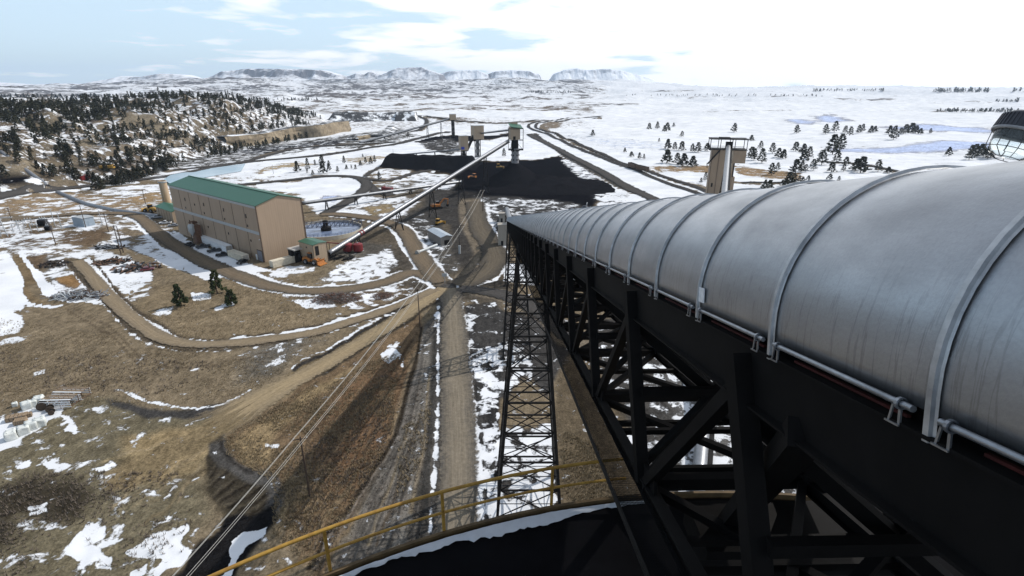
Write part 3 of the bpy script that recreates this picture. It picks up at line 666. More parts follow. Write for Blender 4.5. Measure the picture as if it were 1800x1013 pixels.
# hand pipe along the drip edge, one length between each pair of ribs, on small clamps
pipe_far = MB(go)
for i, t in enumerate(rib_t[:-1]):
    mb = MB(go) if i < 24 else pipe_far
    mb.tube(gl(GA - .045, GE - .005, t + .10), gl(GA - .045, GE - .005, t + 1.84 - .10), .022, 12 if i < 24 else 6)
    if i < 24:
        p = mb.build('edge_pipe', M_GALV, gal, True); cm = MB(go)
        for dt in (.20, 1.84 - .17):
            cm.lathe([(.029, -.012), (.040, -.012), (.040, .012), (.029, .012)], gl(GA - .045, GE - .005, t + dt), 12, Matrix((GR_, GN_, GD_)).transposed())
            cm.beam(gl(GA - .045, GE - .03, t + dt), gl(GA - .045, GE - .15, t + dt), .012, .02)
            cm.beam(gl(GA - .045, GE - .145, t + dt - .01), gl(GA - .045, GE - .145, t + dt + .11), .03, .012)
            cm.beam(gl(GA - .045, GE - .15, t + dt + .09), gl(GA - .045, GE - .03, t + dt + .06), .012, .016)
            cm.build('clamp', M_GALV, p); cm = MB(go)
pipe_far.build('edge_pipe', M_GALV, gal)
# plate girder under the drip edge with a flange and a red primed strip showing in the gap
for sd in (-1, 1):
    mb = MB(go); a = GC + sd * (GRAD - .02)
    mb.prism([(a - .03, -1.29), (a + .03, -1.29), (a + .03, -1.84), (a - .03, -1.84)], gl(0, 0, -4), gl(0, 0, TEND), up=GN_)
    mb.prism([(a - .12, -1.835), (a + .12, -1.835), (a + .12, -1.86), (a - .12, -1.86)], gl(0, 0, -4), gl(0, 0, TEND), up=GN_)
    mb.prism([(a - .07, -1.265), (a + .11, -1.265), (a + .11, -1.29), (a - .07, -1.29)], gl(0, 0, -4), gl(0, 0, TEND), up=GN_)
    gd = mb.build('girder', M_BLACK, gal)
    rp = MB(go)
    for t in rib_t[:30]: rp.prism([(a + .02, -1.26), (a + .05, -1.26), (a + .05, -1.24), (a + .02, -1.24)], gl(0, 0, t + .25), gl(0, 0, t + 1.55), up=GN_)
    rp.build('primed_strip', M_RED, gd)
fl = MB(go); fl.prism([(GA + .06, -1.62), (GA + 2 * GRAD - .1, -1.62), (GA + 2 * GRAD - .1, -1.55), (GA + .06, -1.55)], gl(0, 0, -4), gl(0, 0, TEND), up=GN_)
fl.build('floor', M_BLACK, gal)
# truss: plumb posts, diagonals, chords
PB = -4.65; post_t = [.71 + 4.553 * k for k in range(-1, 47)]
# the plumb posts stand just outside the girder
def zdrop(t): return t - .93            # a plumb post leans back along the sloping chord
for sd in (-1, 1):
    a = GC + sd * (GRAD + .0)
    ch = MB(go)
    ch.prism([(a - .10, PB - .13), (a + .10, PB - .13), (a + .10, PB - .10), (a + .02, PB - .10), (a + .02, PB + .10), (a + .10, PB + .10), (a + .10, PB + .13), (a - .10, PB + .13), (a - .10, PB + .10), (a - .02, PB + .10), (a - .02, PB - .10), (a - .10, PB - .10)], gl(0, 0, -4), gl(0, 0, TEND - 14), up=GN_)
    ch.build('bottom_chord', M_BLACK, gal)
    rest = MB(go)
    for i, t in enumerate(post_t):
        if t > TEND - 16: continue
        near = i < (24 if sd < 0 else 12)
        mb = MB(go) if near else rest
        mb.beam(gl(a - .09 * -sd, -1.38 if sd < 0 else -1.6, t), gl(a - .03 * -sd, PB, zdrop(t)), .21 if sd < 0 else .18, .22)
        if near: mb.build('post', M_BLACK, gal)
        if i + 1 < len(post_t) and t + 4.5 < TEND - 16:
            t2 = post_t[i + 1]; mb = MB(go) if near else rest
            mb.beam(gl(a, -1.75, t + .12), gl(a, PB + .05, zdrop(t2) - .15), .16, .17)
            for q in ((a, PB + .10, zdrop(t2) - .2),):
                mb.box(gl(*q), (.05, 1.0, .55), M=Matrix((GR_, GD_, GN_)).transposed())
            if near: mb.build('diagonal', M_BLACK, gal)
    rest.build('truss_web', M_BLACK, gal)
mb_far = MB(go)
for i, t in enumerate(post_t):
    if t > TEND - 16: continue
    mb = MB(go) if i < 14 else mb_far; x0, x1 = GA, GA + 2 * GRAD
    for q0, q1, w_, h_ in ((PB, 0, .2, .24), (PB + .02, 2.2, .10, .12), (PB + 1.55, .3, .12, .15)):
        mb.beam(gl(x0, q0, zdrop(t) + q1), gl(x1, q0, zdrop(t) + q1), w_, h_)
        if i < 14: mb.build('cross_beam', M_BLACK, gal); mb = MB(go)
    mb = MB(go) if i < 14 else mb_far
    mb.beam(gl(x0, PB - .02, zdrop(t)), gl(x1, PB - .02, zdrop(t) + 4.55), .14, .14); mb.beam(gl(x1, PB - .04, zdrop(t)), gl(x0, PB - .04, zdrop(t) + 4.55), .14, .14)
    mb.beam(gl(x0, -1.95, t), gl(x1, PB + .2, zdrop(t) + .2), .16, .16)
    mb.beam(gl(x1, -1.95, t), gl(x0, PB + .2, zdrop(t) + .2), .12, .12)
    if i < 14: mb.build('brace', M_BLACK, gal)
mb_far.build('brace', M_BLACK, gal)
for k in range(5):
    t = 5.0 + k * 2.28; mb = MB(go); mb.beam(gl(GA, PB - .10, t), gl(GA + 2 * GRAD, PB - .10, t), .09, .12); mb.build('floor_joist', M_BLACK, gal)
def grating_mat():
    m, nt, b = nodes('steel grating'); b.inputs['Base Color'].default_value = (.012, .012, .013, 1); b.inputs['Roughness'].default_value = .9; b.inputs['Specular IOR Level'].default_value = 0
    s = N(nt, 'ShaderNodeSeparateXYZ'); nt.links.new(objvec(nt), s.inputs[0])
    fx = math_n(nt, 'LESS_THAN', math_n(nt, 'FRACT', math_n(nt, 'MULTIPLY', s.outputs[0], 46.0)), .36)
    fy = math_n(nt, 'LESS_THAN', math_n(nt, 'FRACT', math_n(nt, 'MULTIPLY', s.outputs[1], 16.0)), .15)
    nt.links.new(math_n(nt, 'MAXIMUM', fx, fy), b.inputs['Alpha']); return m
M_GRATE = grating_mat()
mb = MB(go); mb.prism([(1.87, PB - .01), (GA - .08, PB - .01), (GA - .08, PB - .045), (1.87, PB - .045)], gl(0, 0, -4), gl(0, 0, 120), up=GN_)
wk = mb.build('walkway', M_GRATE, gal)
mb = MB(go); mb.prism([(1.86, PB - .04), (1.90, PB - .04), (1.90, PB + .04), (1.86, PB + .04)], gl(0, 0, -4), gl(0, 0, TEND - 14), up=GN_); mb.build('toe_plate', M_DKSTEEL, wk)
# last stretch bends flatter and runs down to the reclaim hopper
E0 = gl(GC, GB, TEND); E1 = P(891, 362, 1.6)
tail = MB(go); TR0 = 1.15
tail_prof = [(-TR0 * math.cos(math.pi * k / 20), TR0 * math.sin(math.pi * k / 20)) for k in range(21)]
def tplace(a, b, t):
    d = (E1 - E0).normalized(); r = d.cross(Vector((0, 0, 1))).normalized(); n = r.cross(d); return E0 + d * t + r * a + n * b
cover_mesh('tail_cover', tail_prof, np.arange(-.4, (E1 - E0).length, 3.0), M_COVER, tplace, gal, go)
tail.prism([(-TR0, -.5), (TR0, -.5), (TR0, -.02), (-TR0, -.02)], E0, E1); 
for k in (.15, .4, .65, .9):
    q = E0.lerp(E1, k)
    for s in (-1, 1): tail.beam(q + Vector((s * 1.5, 0, -.4)), Vector((q.x + s * 1.9, q.y, H(q.x, q.y) - .5)), .3)
tail.build('tail_frame', M_BLACK, gal)
sg = MB(go); sg.box(gl(GA - .02, GB + .06, 6.50), (.012, .16, .18), M=Matrix((GR_, GD_, GN_)).transposed()); sg.build('tag_plate', pm('white enamel', (.75, .76, .78), .4, 0, .15, 20), gal)

# ---- knee brace and pedestal of the gallery head on the silo roof
DECK = CAMZ - 8.6; SC = Vector((4.62, -6.62, 0)); SR = 16.25
ped = thing('head_pedestal', 'dark steel pedestal box with leaning strut on the silo roof beneath the gallery', 'pedestal', (4.6, 5.6, DECK))
po = ped.location
mb = MB(po); mb.box((4.75, 6.9, DECK + 1.55), (3.4, 1.1, .5)); mb.box((4.75, 6.9, DECK + .68), (.8, .8, 1.30)); mb.build('bearing_block', M_BLACK, ped)
mb = MB(po); mb.beam(gl(GA, -1.78, 4.17), Vector((3.55, 6.9, DECK + 1.78)), .26, .26); mb.build('strut', M_BLACK, ped)
mb = MB(po); mb.beam(gl(GA + 2 * GRAD, -1.86, 4.17), Vector((6.2, 6.9, DECK + 1.78)), .26, .26); mb.build('strut', M_BLACK, ped)

# ================================================================ SILO
silo = thing('storage_silo', 'huge round concrete silo whose black roof fills the bottom of the picture', 'silo', (SC.x, SC.y, H(SC.x, SC.y)))
so = silo.location
M_CONC = pm('silo concrete', (.33, .32, .30), .85, 0, .25, .5, .2)
M_DECK = pm('silo roof with coal and painted shade', (.0045, .0045, .0055), .9, 0, .5, .8, .25, spec=.05)  # near-black for coal dust and for the shade over the deck, painted in
mb = MB(so); mb.lathe([(SR - .25, -1.0), (SR - .25, DECK - so.z - .4)], so, 96); mb.build('wall', M_CONC, silo, True)
mb = MB(so); mb.lathe([(0.01, DECK - so.z), (SR - .12, DECK - so.z - .02), (SR - .12, DECK - so.z - .4), (SR - .25, DECK - so.z - .4)], so, 128); mb.build('roof_deck', M_DECK, silo)
def ring_pt(th, r, z): return Vector((SC.x + r * math.sin(th), SC.y + r * math.cos(th), z))
# snow lying inside the kick plate
vs = []; n = 160; th0, th1 = R(-52), R(-4)
rng = np.random.RandomState(4)
for i in range(n + 1):
    th = th0 + (th1 - th0) * i / n; e = min(1, (n - i) / 30); w = (.12 + .06 * math.sin(th * 17) + .14 * float(fbm(th * 22, 3.3, 7, 4)) + .05 * float(fbm(th * 150, 1.3, 9, 2))) * (1 - sstep(R(-13), R(-4), th)) + .015
    for k, q in enumerate((0, .25, .5, .75, 1)):
        vs.append(ring_pt(th, SR - .17 - w * q, DECK + .004 + .07 * (1 - q) ** .6 * (1 if k else .9) + .012 * float(fbm(th * 70, q * 4, 3, 2)) * (1 - q)))
fs = [(i * 5 + j, i * 5 + j + 1, i * 5 + j + 6, i * 5 + j + 5) for i in range(n) for j in range(4)]
mb = MB(); mb.add(vs, fs); M_SNOW = pm('settled snow with painted shade', (.50, .52, .56), .9, 0, .1, 3, .15)  # grey-blue of shaded snow put into the colour
o = mb.build('snow', M_SNOW, None, True); o['kind'] = 'stuff'; o['label'] = 'strip of snow lying along the curved edge of the silo roof'

M_YEL = pm('chipped safety yellow paint', (.40, .24, .045), .55, 0, .0, 7.0, .2, col2=(.24, .125, .025))
rail = thing('guard_rail', 'yellow pipe guard rail with posts round the edge of the black silo roof', 'guard rail', ring_pt(R(-20), SR, DECK))
ro = rail.location
def arc_pipe(th0, th1, r, z, rad_, name):
    mb = MB(ro); n = max(4, int(abs(th1 - th0) / R(1.5))); pts = [ring_pt(th0 + (th1 - th0) * k / n, r, z) for k in range(n + 1)]
    vs = []; q = 10
    for p in pts:
        o_ = (p - Vector((SC.x, SC.y, z))).normalized()
        for k in range(q):
            t = 2 * math.pi * k / q; vs.append(p + (o_ * math.cos(t) + Vector((0, 0, 1)) * math.sin(t)) * rad_)
    mb.add(vs, [(i * q + j, i * q + (j + 1) % q, (i + 1) * q + (j + 1) % q, (i + 1) * q + j) for i in range(n) for j in range(q)])
    return mb.build(name, M_YEL, rail, 'all')
arc_pipe(R(-68), R(-7.5), SR, DECK + 1.08, .036, 'top_rail'); arc_pipe(R(-68), R(-7.5), SR, DECK + .56, .029, 'mid_rail')
arc_pipe(R(9), R(48), SR, DECK + 1.08, .036, 'top_rail'); arc_pipe(R(9), R(48), SR, DECK + .56, .029, 'mid_rail')
mb = MB(ro)
for sg in range(60):
    a, b = R(-68 + sg * 2), R(-68 + (sg + 1) * 2)
    p, q = ring_pt(a, SR - .03, DECK), ring_pt(b, SR - .03, DECK); up = Vector((0, 0, 1))
    p2, q2 = ring_pt(a, SR - .10, DECK), ring_pt(b, SR - .10, DECK)
    mb.add([p - up * .22, q - up * .22, q + up * .12, p + up * .12, p2 + up * .12, q2 + up * .12, q2, p2], [(0, 1, 2, 3), (3, 2, 5, 4), (4, 5, 6, 7)])
M_BROWNY = pm('rusty brown kick plate', (.10, .065, .03), .7, 0, .4, 4, .1)
mb.build('kick_plate', M_BROWNY, rail)
for dg in (-61, -53.2, -45.3, -37.4, -29.6, -21.7, -13.4, 14, 22, 30, 38, 46):
    mb = MB(ro); b0 = ring_pt(R(dg), SR, DECK - .1)
    mb.tube(b0, b0 + Vector((0, 0, 1.17)), .034, 10); mb.tube(b0 + Vector((0, 0, .1)), b0 + Vector((0, 0, .13)), .06, 10); mb.build('post', M_YEL, rail, True)

# ================================================================ LATTICE SUPPORT TOWERS
def lattice(name, label, cx, cy, top_z, tw, td, bw, bd, panels, leg=.42, rot=0.0, horiz=True):
    gz = H(cx, cy); t = thing(name, label, 'support tower', (cx, cy, gz), 0, 'lattice towers under the conveyor gallery'); o = t.location
    rz = Matrix.Rotation(rot, 3, 'Z')
    def c(sx, sy, k):
        w = tw + (bw - tw) * (1 - k); d = td + (bd - td) * (1 - k)
        v = rz @ Vector((sx * w / 2, sy * d / 2, 0)); return Vector((cx + v.x, cy + v.y, gz - .4 + (top_z - gz + .4) * k))
    cs = [(-1, -1), (1, -1), (1, 1), (-1, 1)]
    for sx, sy in cs:
        m = MB(o); m.beam(c(sx, sy, 0), c(sx, sy, 1), leg, leg); m.box(c(sx, sy, 0) + Vector((0, 0, .3)), (1.2, 1.2, .9)); m.build('leg', M_DKSTEEL, t)
    ks = [1 - (1 - i / panels) ** .92 for i in range(panels + 1)]
    for f in range(4):
        a, b = cs[f], cs[(f + 1) % 4]; xb = MB(o)
        for i in range(panels):
            k0, k1 = ks[i], ks[i + 1]
            hz = MB(o); hz.beam(c(*a, k1), c(*b, k1), .24, .24); hz.build('strut', M_DKSTEEL, t)
            xb.beam(c(*a, k0), c(*b, k1), .13, .13); xb.beam(c(*b, k0), c(*a, k1), .13, .13)
            km = (k0 + k1) / 2; xb.beam(c(*a, km), c(*b, km), .09, .09)
        xb.build('bracing', M_DKSTEEL, t)
    return t
def gal_under(Y):
    t = (Y) / GD_.y; q = gl(GC, PB - .2, t); return q
q = gal_under(76); lattice('support_tower', 'tall tapering black lattice tower nearest the silo beside the snowy strip', 2.55, 70, gal_under(70).z + .2, 3.3, 5.5, 10.2, 15, 9)
lattice('support_tower', 'second lattice tower down the gallery behind the tallest one', gl(GC, 0, 128).x, 125, gal_under(125).z + .2, 3.4, 4, 7, 9, 6)
lattice('support_tower', 'short lattice tower at the low far end of the gallery', gl(GC, 0, 180).x, 176, gal_under(176).z + .2, 3.4, 3, 5, 6, 4)

# transfer cabinets by the tail of the gallery
M_CAB = pm('pale tan cabinet steel', (.34, .31, .27), .6, 0, .2, 1.0)
for (px, py, w, h, lb) in ((884, 402, 4.0, 9.0, 'tall pale tan cabinet tower beside the low end of the gallery'), (883, 384, 3.4, 4.5, 'smaller pale tan cabinet behind the tall one at the gallery end')):
    b = P(px, py + (28 if h > 5 else 6)); t = thing('cabinet', lb, 'cabinet', b); m = MB(b)
    m.box(b + Vector((0, 0, h / 2)), (w, w, h)); m.build('housing', cladding('tan cabinet cladding', (.34, .31, .27), .5, 'X'), t)
    m = MB(b); m.box(b + Vector((0, 0, h + .1)), (w + .5, w + .5, .2)); m.build('cap', M_CAB, t)
    m = MB(b); m.box(b + Vector((-.3, -w / 2 - .03, 1.1)), (1.0, .08, 2.1)); m.build('door', M_DKSTEEL, t)

# ---- lamps on the far side of the gallery
M_HOUSING = pm('dark lamp casting', (.075, .077, .088), .5, .3, .2, 8)
def glass_mat():
    m, nt, b = nodes('lamp glass'); b.inputs['Base Color'].default_value = (.85, .92, .92, 1); b.inputs['Roughness'].default_value = .08
    b.inputs['Transmission Weight'].default_value = .9; b.inputs['IOR'].default_value = 1.2; return m
M_GLASS = glass_mat()
def lamp(label, base, head, axis, s, detail=True, group=None):
    t = thing('flood_lamp', label, 'lamp', base, 0, group)
    z = axis.normalized(); x = Vector((0, 1, 0)).cross(z).normalized(); y = z.cross(x); M = Matrix((x, y, z)).transposed(); n = 36 if detail else 10
    m = MB(base); m.lathe([(r * s, h * s) for r, h in ((.001, 1.02), (.55, 1.0), (.78, .93), (.86, .84), (.86, .78), (1.0, .74), (1.06, .55), (1.10, .25), (1.12, .10), (1.05, .02), (.98, 0))], head, n, M)
    h = m.build('housing', M_HOUSING, t, True)
    if detail:
        f = MB(base)
        for k in range(40):
            a = 2 * math.pi * k / 40; d = Vector((math.cos(a), math.sin(a), 0)); p = head + M @ (d * 1.10 * s + Vector((0, 0, .12 * s))); q_ = head + M @ (d * 1.02 * s + Vector((0, 0, .74 * s)))
            f.beam(p, q_, .055 * s, .10 * s, up=M @ d)
        f.build('fin', M_HOUSING, h)
        g = MB(base); g.lathe([(r * s, h_ * s) for r, h_ in ((1.14, .10), (1.17, .04), (1.14, -.02), (1.02, -.02))], head, n, M); g.build('ring', pm('bare steel ring', (.3, .31, .33), .4, .6, .2, 10), t, True)
        red = MB(base); red.box(head + M @ Vector((.55 * s, -1.05 * s, .30 * s)), (.5 * s, .08 * s, .28 * s), M=M); red.build('warning_sticker', M_RED, h)
    g = MB(base); g.lathe([(r * s, h_ * s) for r, h_ in ((.98, -.02), (.96, -.35), (.88, -.75), (.70, -.98), (.35, -1.08), (.001, -1.1))], head, n, M); gg = g.build('lens', M_GLASS, t, True)
    if detail:
        c = MB(base)
        for k in range(8):
            a = 2 * math.pi * k / 8 + .2; d = Vector((math.cos(a), math.sin(a), 0))
            c.path([head + M @ (d * 1.08 * s), head + M @ (d * 1.02 * s + Vector((0, 0, -.85 * s))), head + M @ (d * .5 * s + Vector((0, 0, -1.17 * s)))], .018 * s, 6)
        for rr, zz in ((1.03, -.82), (.55, -1.16)):
            pts = [head + M @ Vector((rr * s * math.cos(2 * math.pi * k / 24), rr * s * math.sin(2 * math.pi * k / 24), zz * s)) for k in range(25)]; c.path(pts, .018 * s, 6)
        c.build('wire_guard', pm('guard wire', (.09, .095, .10), .4, .6, .2, 10), t)
    p = MB(base); top = head + M @ Vector((0, 0, 1.0 * s)); p.path([base, base + Vector((0, 0, max(.3, (top.z - base.z) + .25))), top + Vector((.35 * s, 0, .25)), top], .03, 8)
    p.build('pole', M_GALV, t, True); return t
lh = AT(1794, 238, 5.6)
lamp('big dark finned flood lamp with wire-guarded glass above the gallery at the right edge', gl(7.2, -1.5, 6.2), lh, Vector((.35, .1, .94)), .215)
for i, (t, b, lb) in enumerate(((40.3, .50, 'nearest of the small lamps standing behind the ridge of the gallery cover'), (48.5, .42, 'middle one of the small lamps behind the ridge of the gallery cover'), (60.9, .42, 'farthest small lamp behind the ridge of the gallery cover'))):
    lamp(lb, gl(6.35, -1.5, t), gl(6.3, b + .12, t), Vector((.3, .1, .9)), .24, False)
w = MB(go); w.prism([(GA + 2 * GRAD, -1.55), (7.4, -1.55), (7.4, -1.50), (GA + 2 * GRAD, -1.50)], gl(0, 0, -4), gl(0, 0, 120), up=GN_); w.build('service_walkway', M_GRATE, gal)
for (px, py, t, lb) in ((1015, 468, 22.5, 'upper of two bell-shaped work lamps hanging under the gallery'), (1017, 486, 22.5, 'lower of two bell-shaped work lamps hanging under the gallery')):
    d = ray(px, py); k = 19.6 / d[1]; hp = Vector((d[0] * k, d[1] * k, CAMZ + d[2] * k)); tt = thing('work_lamp', lb, 'lamp', hp)
    m = MB(hp); m.lathe([(.04, .22), (.07, .12), (.22, .0), (.30, -.06), (.29, -.07)], hp, 20); m.build('shade', pm('pale enamel shade', (.7, .7, .7), .35, .2, .1, 9), tt, True)
    m = MB(hp); m.tube(hp + Vector((0, 0, .2)), hp + Vector((.0, 0, .42)), .03, 8); m.beam(hp + Vector((0, 0, .42)), hp + Vector((1.6, .1, .42)), .05, .05); m.build('bracket', M_DKSTEEL, tt)
# ================================================================ PREPARATION PLANT BUILDING
M_TAN = cladding('tan wall cladding', (.36, .265, .185), .9, 'XY', .6, .16)
M_TAN2 = cladding('light tan house cladding', (.36, .275, .19), .8, 'XY', .6, .14)
M_GREEN = cladding('green metal roofing', (.020, .098, .054), 1.2, 'Y', .45, .2)
M_GREENX = cladding('green metal roofing small', (.024, .110, .062), .8, 'X', .45, .2)
M_TRIM = pm('pale grey trim sheet', (.40, .42, .43), .5, .2, .12, .8)
M_WIN = pm('dark window glass', (.012, .014, .018), .15, 0, .2, 3)
M_SEAM = pm('dark panel joint', (.10, .07, .05), .8, 0, .2, 2)
M_DARKIN = pm('dark opening', (.012, .011, .011), .9, 0, .3, 2)
M_WHITE = pm('white painted metal', (.72, .73, .74), .5, 0, .12, 1.5)
M_CREAM = pm('cream container steel', (.62, .56, .45), .6, 0, .2, 1.0)
M_TYRE = pm('black rubber', (.018, .018, .018), .85, 0, .3, 5)
M_CATY = pm('yellow machine paint', (.38, .22, .04), .5, 0, .25, 2.0)
M_ORANGE = pm('orange machine paint', (.38, .145, .035), .5, 0, .25, 2.0)
M_REDP = pm('red tank paint', (.17, .022, .024), .4, 0, .25, 1.2)
M_BLUE = pm('blue enclosure paint', (.03, .05, .35), .5, 0, .2, 2)

c0 = Vector((-96.8, 199.5, 0)); ez = Vector((.609, .793)).normalized(); lz = Vector((-ez.y, ez.x))
BL, BW, BH, BRG = 76.5, 19.0, 22.2, 2.6
gb = H(c0.x, c0.y)
bld = thing('plant_building', 'long tan coal washing plant with green gable roof and pale grey wall band', 'building', (c0.x, c0.y, gb), math.atan2(ez.y, ez.x))
# local: X along the end wall, Y along the long wall away from the camera
m = MB(); z0 = -1.0
prof = [(0, z0), (BW, z0), (BW, BH), (BW / 2, BH + BRG), (0, BH)]
for y in (0, BL): pass
vs = [(x, y, z) for y in (0, BL) for x, z in prof]
m.add(vs, [(0, 1, 2, 3, 4), (9, 8, 7, 6, 5), (0, 4, 9, 5), (1, 6, 7, 2)])
m.build('wall', M_TAN, bld)
m = MB(); e = .45; th = .22
sl = BRG / (BW / 2)
for s in (0, 1):
    x0, x1 = (-e, BW / 2) if s == 0 else (BW + e, BW / 2); za = BH - e * sl + .06; zb = BH + BRG + .06
    vs = [(x, y, z + d) for d in (0, th) for (x, z) in ((x0, za), (x1, zb)) for y in (-e, BL + e)]
    m.add(vs, [(0, 1, 3, 2), (4, 6, 7, 5), (0, 4, 5, 1), (2, 3, 7, 6), (0, 2, 6, 4), (1, 5, 7, 3)])
rf = m.build('roof', M_GREEN, bld)
m = MB(); m.box((BW / 2, BL / 2, BH + BRG + .34), (.7, BL + .8, .16)); m.build('ridge_cap', M_GREEN, rf)
m = MB(); m.box((-.08, BL / 2, BH - .55), (.14, BL + .1, 1.1)); m.box((BW + .08, BL / 2, BH - .55), (.14, BL, 1.1)); m.build('eave_trim', M_TRIM, bld)
m = MB(); m.box((-.09, BL / 2, 11.4), (.16, BL - .2, 1.15)); m.build('wall_band', M_TRIM, bld)
m = MB()
for k in range(1, 8): m.box((-.04, BL * k / 8, BH / 2 - .6), (.06, .22, BH - 1.4))
m.build('panel_joint', M_SEAM, bld)
m = MB(); m.box((-.05, -.05, BH / 2), (.34, .34, BH)); m.build('corner_trim', M_SEAM, bld)
m = MB(); m.box((BW + .05, -.05, BH / 2), (.3, .3, BH)); m.build('corner_trim', M_SEAM, bld)
for (y, z, w, h) in [(8.6, 17.2, .7, 1.5), (26.5, 17.2, .7, 1.3), (44, 17.2, .7, 1.3), (62, 17.2, .7, 1.3), (8.6, 13.3, .6, .8), (27, 13.3, .6, .8), (45, 13.3, .6, .8), (63, 13.3, .6, .8), (8.0, 7.4, .6, .8), (26, 7.4, .6, .8), (44, 7.4, .6, .8), (62, 7.4, .6, .8), (53, 16.0, .6, .8)]:
    f = MB(); f.box((-.05, y, z), (.10, w + .12, h + .12)); fo = f.build('window', M_SEAM, bld)
    g = MB(); g.box((-.11, y, z), (.04, w, h)); g.build('pane', M_WIN, fo)
d = MB(); d.box((-.06, 2.6, 2.2), (.14, 3.9, 4.6)); do = d.build('door', M_SEAM, bld)
d = MB(); d.box((-.15, 2.6, 2.1), (.06, 3.3, 4.2)); d.build('door_leaf', pm('grey roller door', (.22, .22, .25), .5, .2, .15, 2), do)
d = MB(); d.box((-.06, 5.6, 1.1), (.12, 1.1, 2.2)); d.build('door', M_WHITE, bld)
d = MB(); d.box((-.12, 1.0, 9.0), (.3, .35, .3)); d.build('wall_light', M_WHITE, bld)
# exhaust stack behind the far end
def BP(x, y, z=0):
    q = c0.xy + ez * x + lz * y; return Vector((q.x, q.y, gb + z))
sp_ = AT(285, 318, P(288, 379).y + 6); sz = H(sp_.x, sp_.y)
stk = thing('exhaust_stack', 'pale rust stained round exhaust stack at the far end of the tan plant building', 'chimney', (sp_.x, sp_.y, sz))
so_ = stk.location; hh = sp_.z - sz
M_STACK = pm('rust stained concrete', (.52, .44, .34), .8, 0, .2, .35, .1, col2=(.42, .25, .12), stretch=(1, 1, .15))
m = MB(so_); m.lathe([(2.1, -2.5), (2.0, hh * .5), (1.85, hh), (1.6, hh), (1.6, hh - 1)], so_, 24); m.build('shaft', M_STACK, stk, True)
m = MB(so_); m.lathe([(2.12, hh - .9), (2.2, hh - .8), (2.2, hh - .3), (1.96, hh - .2)], so_, 24); m.build('rim', M_TRIM, stk, True)
m = MB(so_)
for k in range(int(hh * 2)): m.box(so_ + Vector((-.2, -2.25, k * .5)), (.5, .04, .05))
m.beam(so_ + Vector((-.45, -2.25, 0)), so_ + Vector((-.45, -2.25, hh)), .05); m.beam(so_ + Vector((.05, -2.25, 0)), so_ + Vector((.05, -2.25, hh)), .05); m.build('ladder', M_DKSTEEL, stk)
# steam
vm, vnt, _b = nodes('thin steam'); vnt.nodes.remove(_b); pv = N(vnt, 'ShaderNodeVolumePrincipled'); pv.inputs['Color'].default_value = (.95, .96, 1, 1); pv.inputs['Anisotropy'].default_value = .2
vo = objvec(vnt); tc = N(vnt, 'ShaderNodeVectorMath', operation='LENGTH'); vnt.links.new(vo, tc.inputs[0])
den = math_n(vnt, 'MULTIPLY', ramp(vnt, noise(vnt, vo, 1.6, 4, .6), [(.38, 0), (.75, 1)]), ramp(vnt, tc.outputs['Value'], [(.35, 1), (.95, 0)]))
vnt.links.new(math_n(vnt, 'MULTIPLY', den, .16), pv.inputs['Density']); vnt.links.new(pv.outputs[0], vnt.nodes['Material Output'].inputs['Volume'])
m = MB(); m.lathe([(.01, -1)] + [(math.cos(R(a)), math.sin(R(a))) for a in range(-80, 81, 20)] + [(.01, 1)], (0, 0, 0), 16)
st = m.build('steam', vm, None, True, kind='stuff', label='small white puff of steam rising from the rust stained stack'); st.location = sp_ + Vector((-.6, 0, 3.6)); st.scale = (3.0, 3.0, 4.6)

# low green-roofed annex at the far end, another at the near corner
def gable(name, label, corner, xdir, w, l, h, rg, wallm, roofm, group=None, along='Y', base=-.8):
    g = H(*corner[:2]); t = thing(name, label, 'building', (corner[0], corner[1], g), math.atan2(xdir[1], xdir[0]), group)
    m = MB()
    if along == 'Y': pr = [(0, base), (w, base), (w, h), (w / 2, h + rg), (0, h)]; vs = [(x, y, z) for y in (0, l) for x, z in pr]
    else: pr = [(0, base), (l, base), (l, h), (l / 2, h + rg), (0, h)]; vs = [(x, y, z) for x in (0, w) for y, z in pr]
    m.add(vs, [(0, 1, 2, 3, 4), (9, 8, 7, 6, 5), (0, 4, 9, 5), (1, 6, 7, 2)]); m.build('wall', wallm, t)
    r = MB(); e = .3
    span, ln = (w, l) if along == 'Y' else (l, w); s = rg / (span / 2)
    for k in (0, 1):
        a0, a1 = (-e, span / 2) if k == 0 else (span + e, span / 2); za, zb = h - e * s + .05, h + rg + .05
        pts = [(a, b, z + dd) for dd in (0, .14) for (a, z) in ((a0, za), (a1, zb)) for b in (-e, ln + e)]
        vs = [(a, b, z) if along == 'Y' else (b, a, z) for a, b, z in pts]
        r.add(vs, [(0, 1, 3, 2), (4, 6, 7, 5), (0, 4, 5, 1), (2, 3, 7, 6), (0, 2, 6, 4), (1, 5, 7, 3)])
    r.build('roof', roofm, t); return t
aB, aA = P(277, 380), P(306, 392); aw = gable('annex_building', 'low green roofed tan annex at the far stack end of the plant building', aB, (aA.x - aB.x, aA.y - aB.y), (aA - aB).to_2d().length, 9, 5.2, 1.4, M_TAN2, M_GREENX, along='X')
m = MB()
for k in range(1, 6): m.box(((aA - aB).to_2d().length * k / 6, -.04, 2.4), (.2, .08, 4.6))
m.build('panel_joint', M_SEAM, aw)
ax = Vector((-75.8, 195.9)); bx = Vector((-72.3, 200.4)); d1 = (bx - ax).normalized()
an = gable('annex_building', 'small tan shed with green roof and dark louvre at the near end of the plant', (ax.x, ax.y), (d1.x, d1.y), 5.9, 9.5, 7.7, .35, M_TAN2, M_GREEN)
m = MB(); m.box((1.55, -.05, 5.3), (1.5, .12, 3.6)); lo = m.build('louvre', M_DARKIN, an)
m = MB(); m.box((-.05, 4.5, 6.2), (.1, .6, .6)); m.build('window', M_WIN, an)
m = MB(); m.box((-.02, -.02, 3.7), (.16, .16, 7.6)); m.build('corner_trim', M_SEAM, an)
